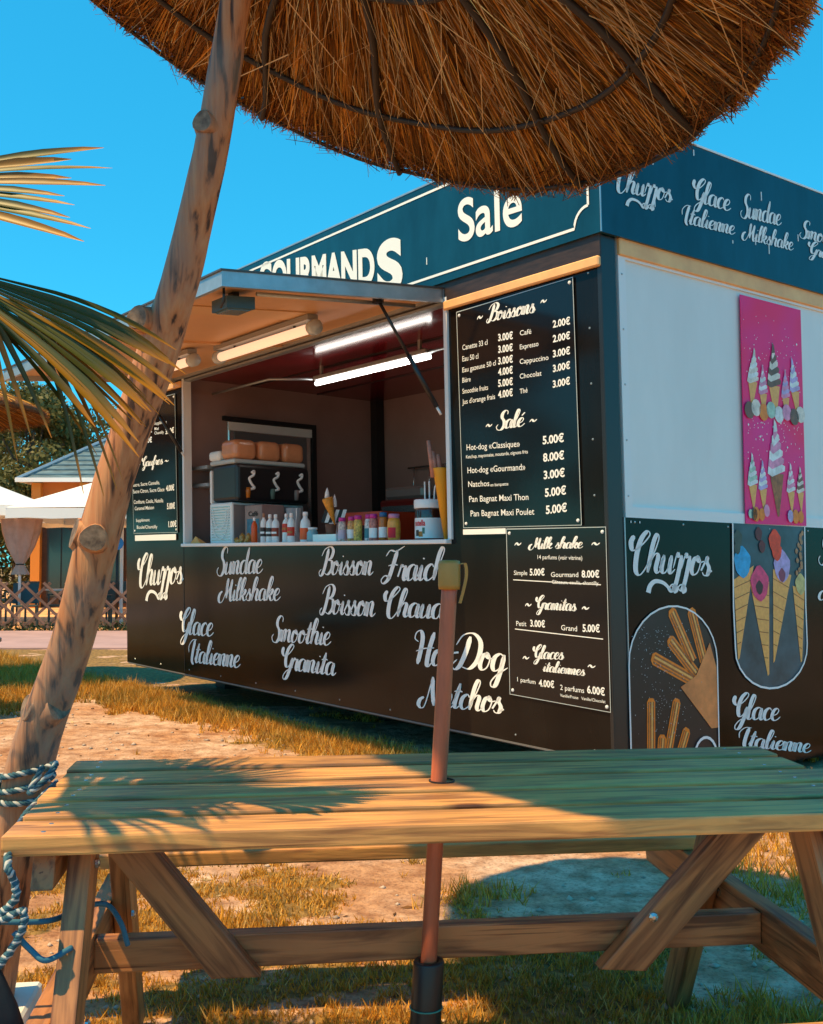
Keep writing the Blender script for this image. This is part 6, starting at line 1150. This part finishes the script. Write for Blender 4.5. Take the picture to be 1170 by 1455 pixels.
    rf = pm('roof', b, [(0, 1, 5, 4), (1, 2, 5), (2, 3, 4, 5), (3, 0, 4), (3, 2, 1, 0)], slate, h)
    bm = bmesh.new()
    for i in range(1, 15):      # courses of slates stand proud
        t0 = i / 15; x0 = hx0 + 3.3 * t0; x1 = hx1 - 3.3 * t0; y = hy0 + 3.5 * t0; z = e + (rp - e) * t0; box_bm(x0 + 6, x1 + 6, y - 33.5 - .03, y - 33.5 + .16, z - .01, z + .03, 0, bm)
    bm_obj('slate_courses', bm, slate, rf)
    hb('gutter', hx0 - .06, hx1 + .06, hy0 - .10, hy0 - .005, e - .07, e + .05, M_wframe, rf); V, F = tube_vf([(hx0 - .03, hy0 - .03, e + .02), (hx0 + 3.3, 33.5, rp + .02)], .06, 6); pm('hip_ridge', V, F, M_alu, rf)
    V, F = tube_vf([(hx0 - .05, hy0, e), (hx0 - .05, hy1, e)], .06, 6); pm('gutter', V, F, M_wframe, rf)
    for i, x in enumerate((-9.9, -8.6, -7.0, -5.6, -4.2, -2.8)):
        wn = hb('window', x - .42, x + .42, hy0 + .44, hy0 + .50, .3, 2.5, M_rubber, h); hb('pane', x - .36, x - .02, hy0 + .42, hy0 + .44, .36, 2.44, gl, wn); hb('pane', x + .02, x + .36, hy0 + .42, hy0 + .44, .36, 2.44, gl, wn)
    for x in (-10.6, -9.25, -7.8, -6.3, -4.9, -3.5, -2.0): hb('pilaster', x - .13, x + .13, hy0 + .28, hy0 + .47, 0, 3.55, mat('bright_orange_timber', (.70, .24, .03), .6), h)
    # terrace canopy in front, dark under it, with a round blue sign
    s = empty('round_sign', (-5.75, 21.0, 1.66), 'small round blue sign on a dark post between trunk and kiosk', 'sign'); V, F = lathe([(0, 0), (.13, 0), (.13, .02), (0, .02)], 24); pm('disc', [(-5.75 + x, 21.0 - z, 1.66 + y) for x, y, z in V], F, mat('sign_blue', (.02, .20, .50), .4), s); V, F = lathe([(0, 0), (.05, 0), (.05, .004), (0, .004)], 16); pm('emblem', [(-5.75 + x, 20.978 - z, 1.66 + y) for x, y, z in V], F, mat('sign_pale', (.2, .5, .7), .4), s)
    tube('post', [(-5.75, 21.03, 0), (-5.75, 21.03, 1.8)], .03, M_dark, s)
    # trees
    bk = mat('tree_bark', (.14, .09, .055), .9, var=.4, scale=5, bump=.8, bscale=15)
    def tree(x, y, H, W_, seed, label):
        r_ = np.random.default_rng(seed); t = empty('tree', (x, y, 0), label, 'tree', 'trees behind the house'); 
        tk = tube('trunk', [(x, y, -.1), (x + .1, y, H * .25), (x - .1, y + .1, H * .55), (x, y, H * .8)], [.24, .18, .12, .05], bk, t, 10)
        cs = []
        for i in range(34):
            a = r_.uniform(0, 2 * math.pi); zz = r_.uniform(.30, .97); rr = W_ * math.sin(min(1, (1.04 - zz) * 1.7) * math.pi / 2) * r_.uniform(.3, 1.0); c = np.array([x + rr * math.cos(a), y + rr * math.sin(a), H * zz]); cs.append((c, r_.uniform(.45, .95) * W_ / 3))
            if i < 9: tube('limb', [(x, y, H * (.3 + .04 * i)), tuple((c + np.array([x, y, H * .5])) / 2), tuple(c)], [.09, .05, .02], bk, tk, 6)
        V = []; C = []
        for c, r in cs:
            n = 520; d = r_.normal(0, 1, (n, 3)); d /= np.linalg.norm(d, axis=1)[:, None]; p = c + d * (r * r_.uniform(.35, 1.12, n) ** .6)[:, None] * np.array([1, 1, .72]); s = r_.uniform(.05, .12, n)[:, None]; a = r_.normal(0, 1, (n, 3)); a /= np.linalg.norm(a, axis=1)[:, None]; b_ = np.cross(a, d); b_ /= np.linalg.norm(b_, axis=1)[:, None] + 1e-9
            V.append(np.stack([p - a * s, p + b_ * s * .6, p + a * s, p - b_ * s * .6], 1).reshape(-1, 3)); t_ = r_.uniform(0, 1, (n, 1)) * .7 + r_.uniform(0, .3); C.append(np.repeat(np.array([.075, .085, .02]) * (1 - t_) + np.array([.19, .16, .045]) * t_, 4, 0))
        V = np.concatenate(V); cr = npmesh('crown', V, np.arange(len(V)).reshape(-1, 4), lf, t, np.concatenate(C)); return t
    def hedge(x0, x1, y, H, seed, label):
        r_ = np.random.default_rng(seed); n = int((x1 - x0) * 900); t = empty('hedge', ((x0 + x1) / 2, y, 0), label, 'hedge'); x = r_.uniform(x0, x1, n); z = r_.uniform(0, 1, n) ** .8 * H * (.82 + .3 * fbm(x * .8 + seed, x * 0, 3)); yy = y + r_.normal(0, .35, n)
        c = np.stack([x, yy, z], 1); a = r_.normal(0, 1, (n, 3)); a /= np.linalg.norm(a, axis=1)[:, None]; b_ = r_.normal(0, 1, (n, 3)); b_ /= np.linalg.norm(b_, axis=1)[:, None]; s = r_.uniform(.06, .13, n)[:, None]
        V = np.stack([c - a * s, c + b_ * s * .7, c + a * s, c - b_ * s * .7], 1).reshape(-1, 3); t_ = r_.random((n, 1)); C = np.repeat(np.array([.05, .06, .015]) * (1 - t_) + np.array([.16, .13, .035]) * t_, 4, 0); npmesh('foliage', V, np.arange(len(V)).reshape(-1, 4), lf, t, C)
        for k in range(int((x1 - x0) / 1.5)): tube('stem', [(x0 + .7 + k * 1.5, y, 0), (x0 + .8 + k * 1.5, y, H * .7)], .05, bk, t, 6)
    hedge(-30, -11.6, 34.5, 3.2, 21, 'dark green hedge left of the orange house'); hedge(1, 34, 40, 3.0, 22, 'long green hedge far behind the kiosk on the right')
    tree(-13.6, 38.5, 7.6, 3.6, 1, 'olive green broad tree at the far left'); tree(-15.6, 44, 8.3, 4.0, 2, 'tallest olive green tree left of the house, cut by the picture edge'); tree(-10.4, 41, 7.3, 3.2, 3, 'bushy olive tree rising over the left end of the slate roof'); tree(-6.6, 44, 8.0, 3.4, 4, 'tree behind the slate roof, partly hidden by the leaning trunk'); tree(-17.5, 36, 6.2, 3.2, 5, 'low tree beyond the left edge'); tree(-1.5, 46, 8, 3.6, 6, 'tree hidden behind the kiosk'); tree(14, 40, 8, 3.8, 8, 'tree far to the right behind the kiosk')
    for i, (x, y, H, lab) in enumerate(((-17, 5, 6.5, 'tree well outside the frame on the near left'), (-20, 12, 7.5, 'tree outside the frame on the left beyond the path'), (-19, 20, 7, 'tree outside the frame at the left end of the terrace'), (-21, 27, 7.5, 'tree outside the frame far to the left'))): tree(x, y, H, 3.4, 30 + i, lab)  # unseen trees, added for dark reflections in the menu boards
build_background()
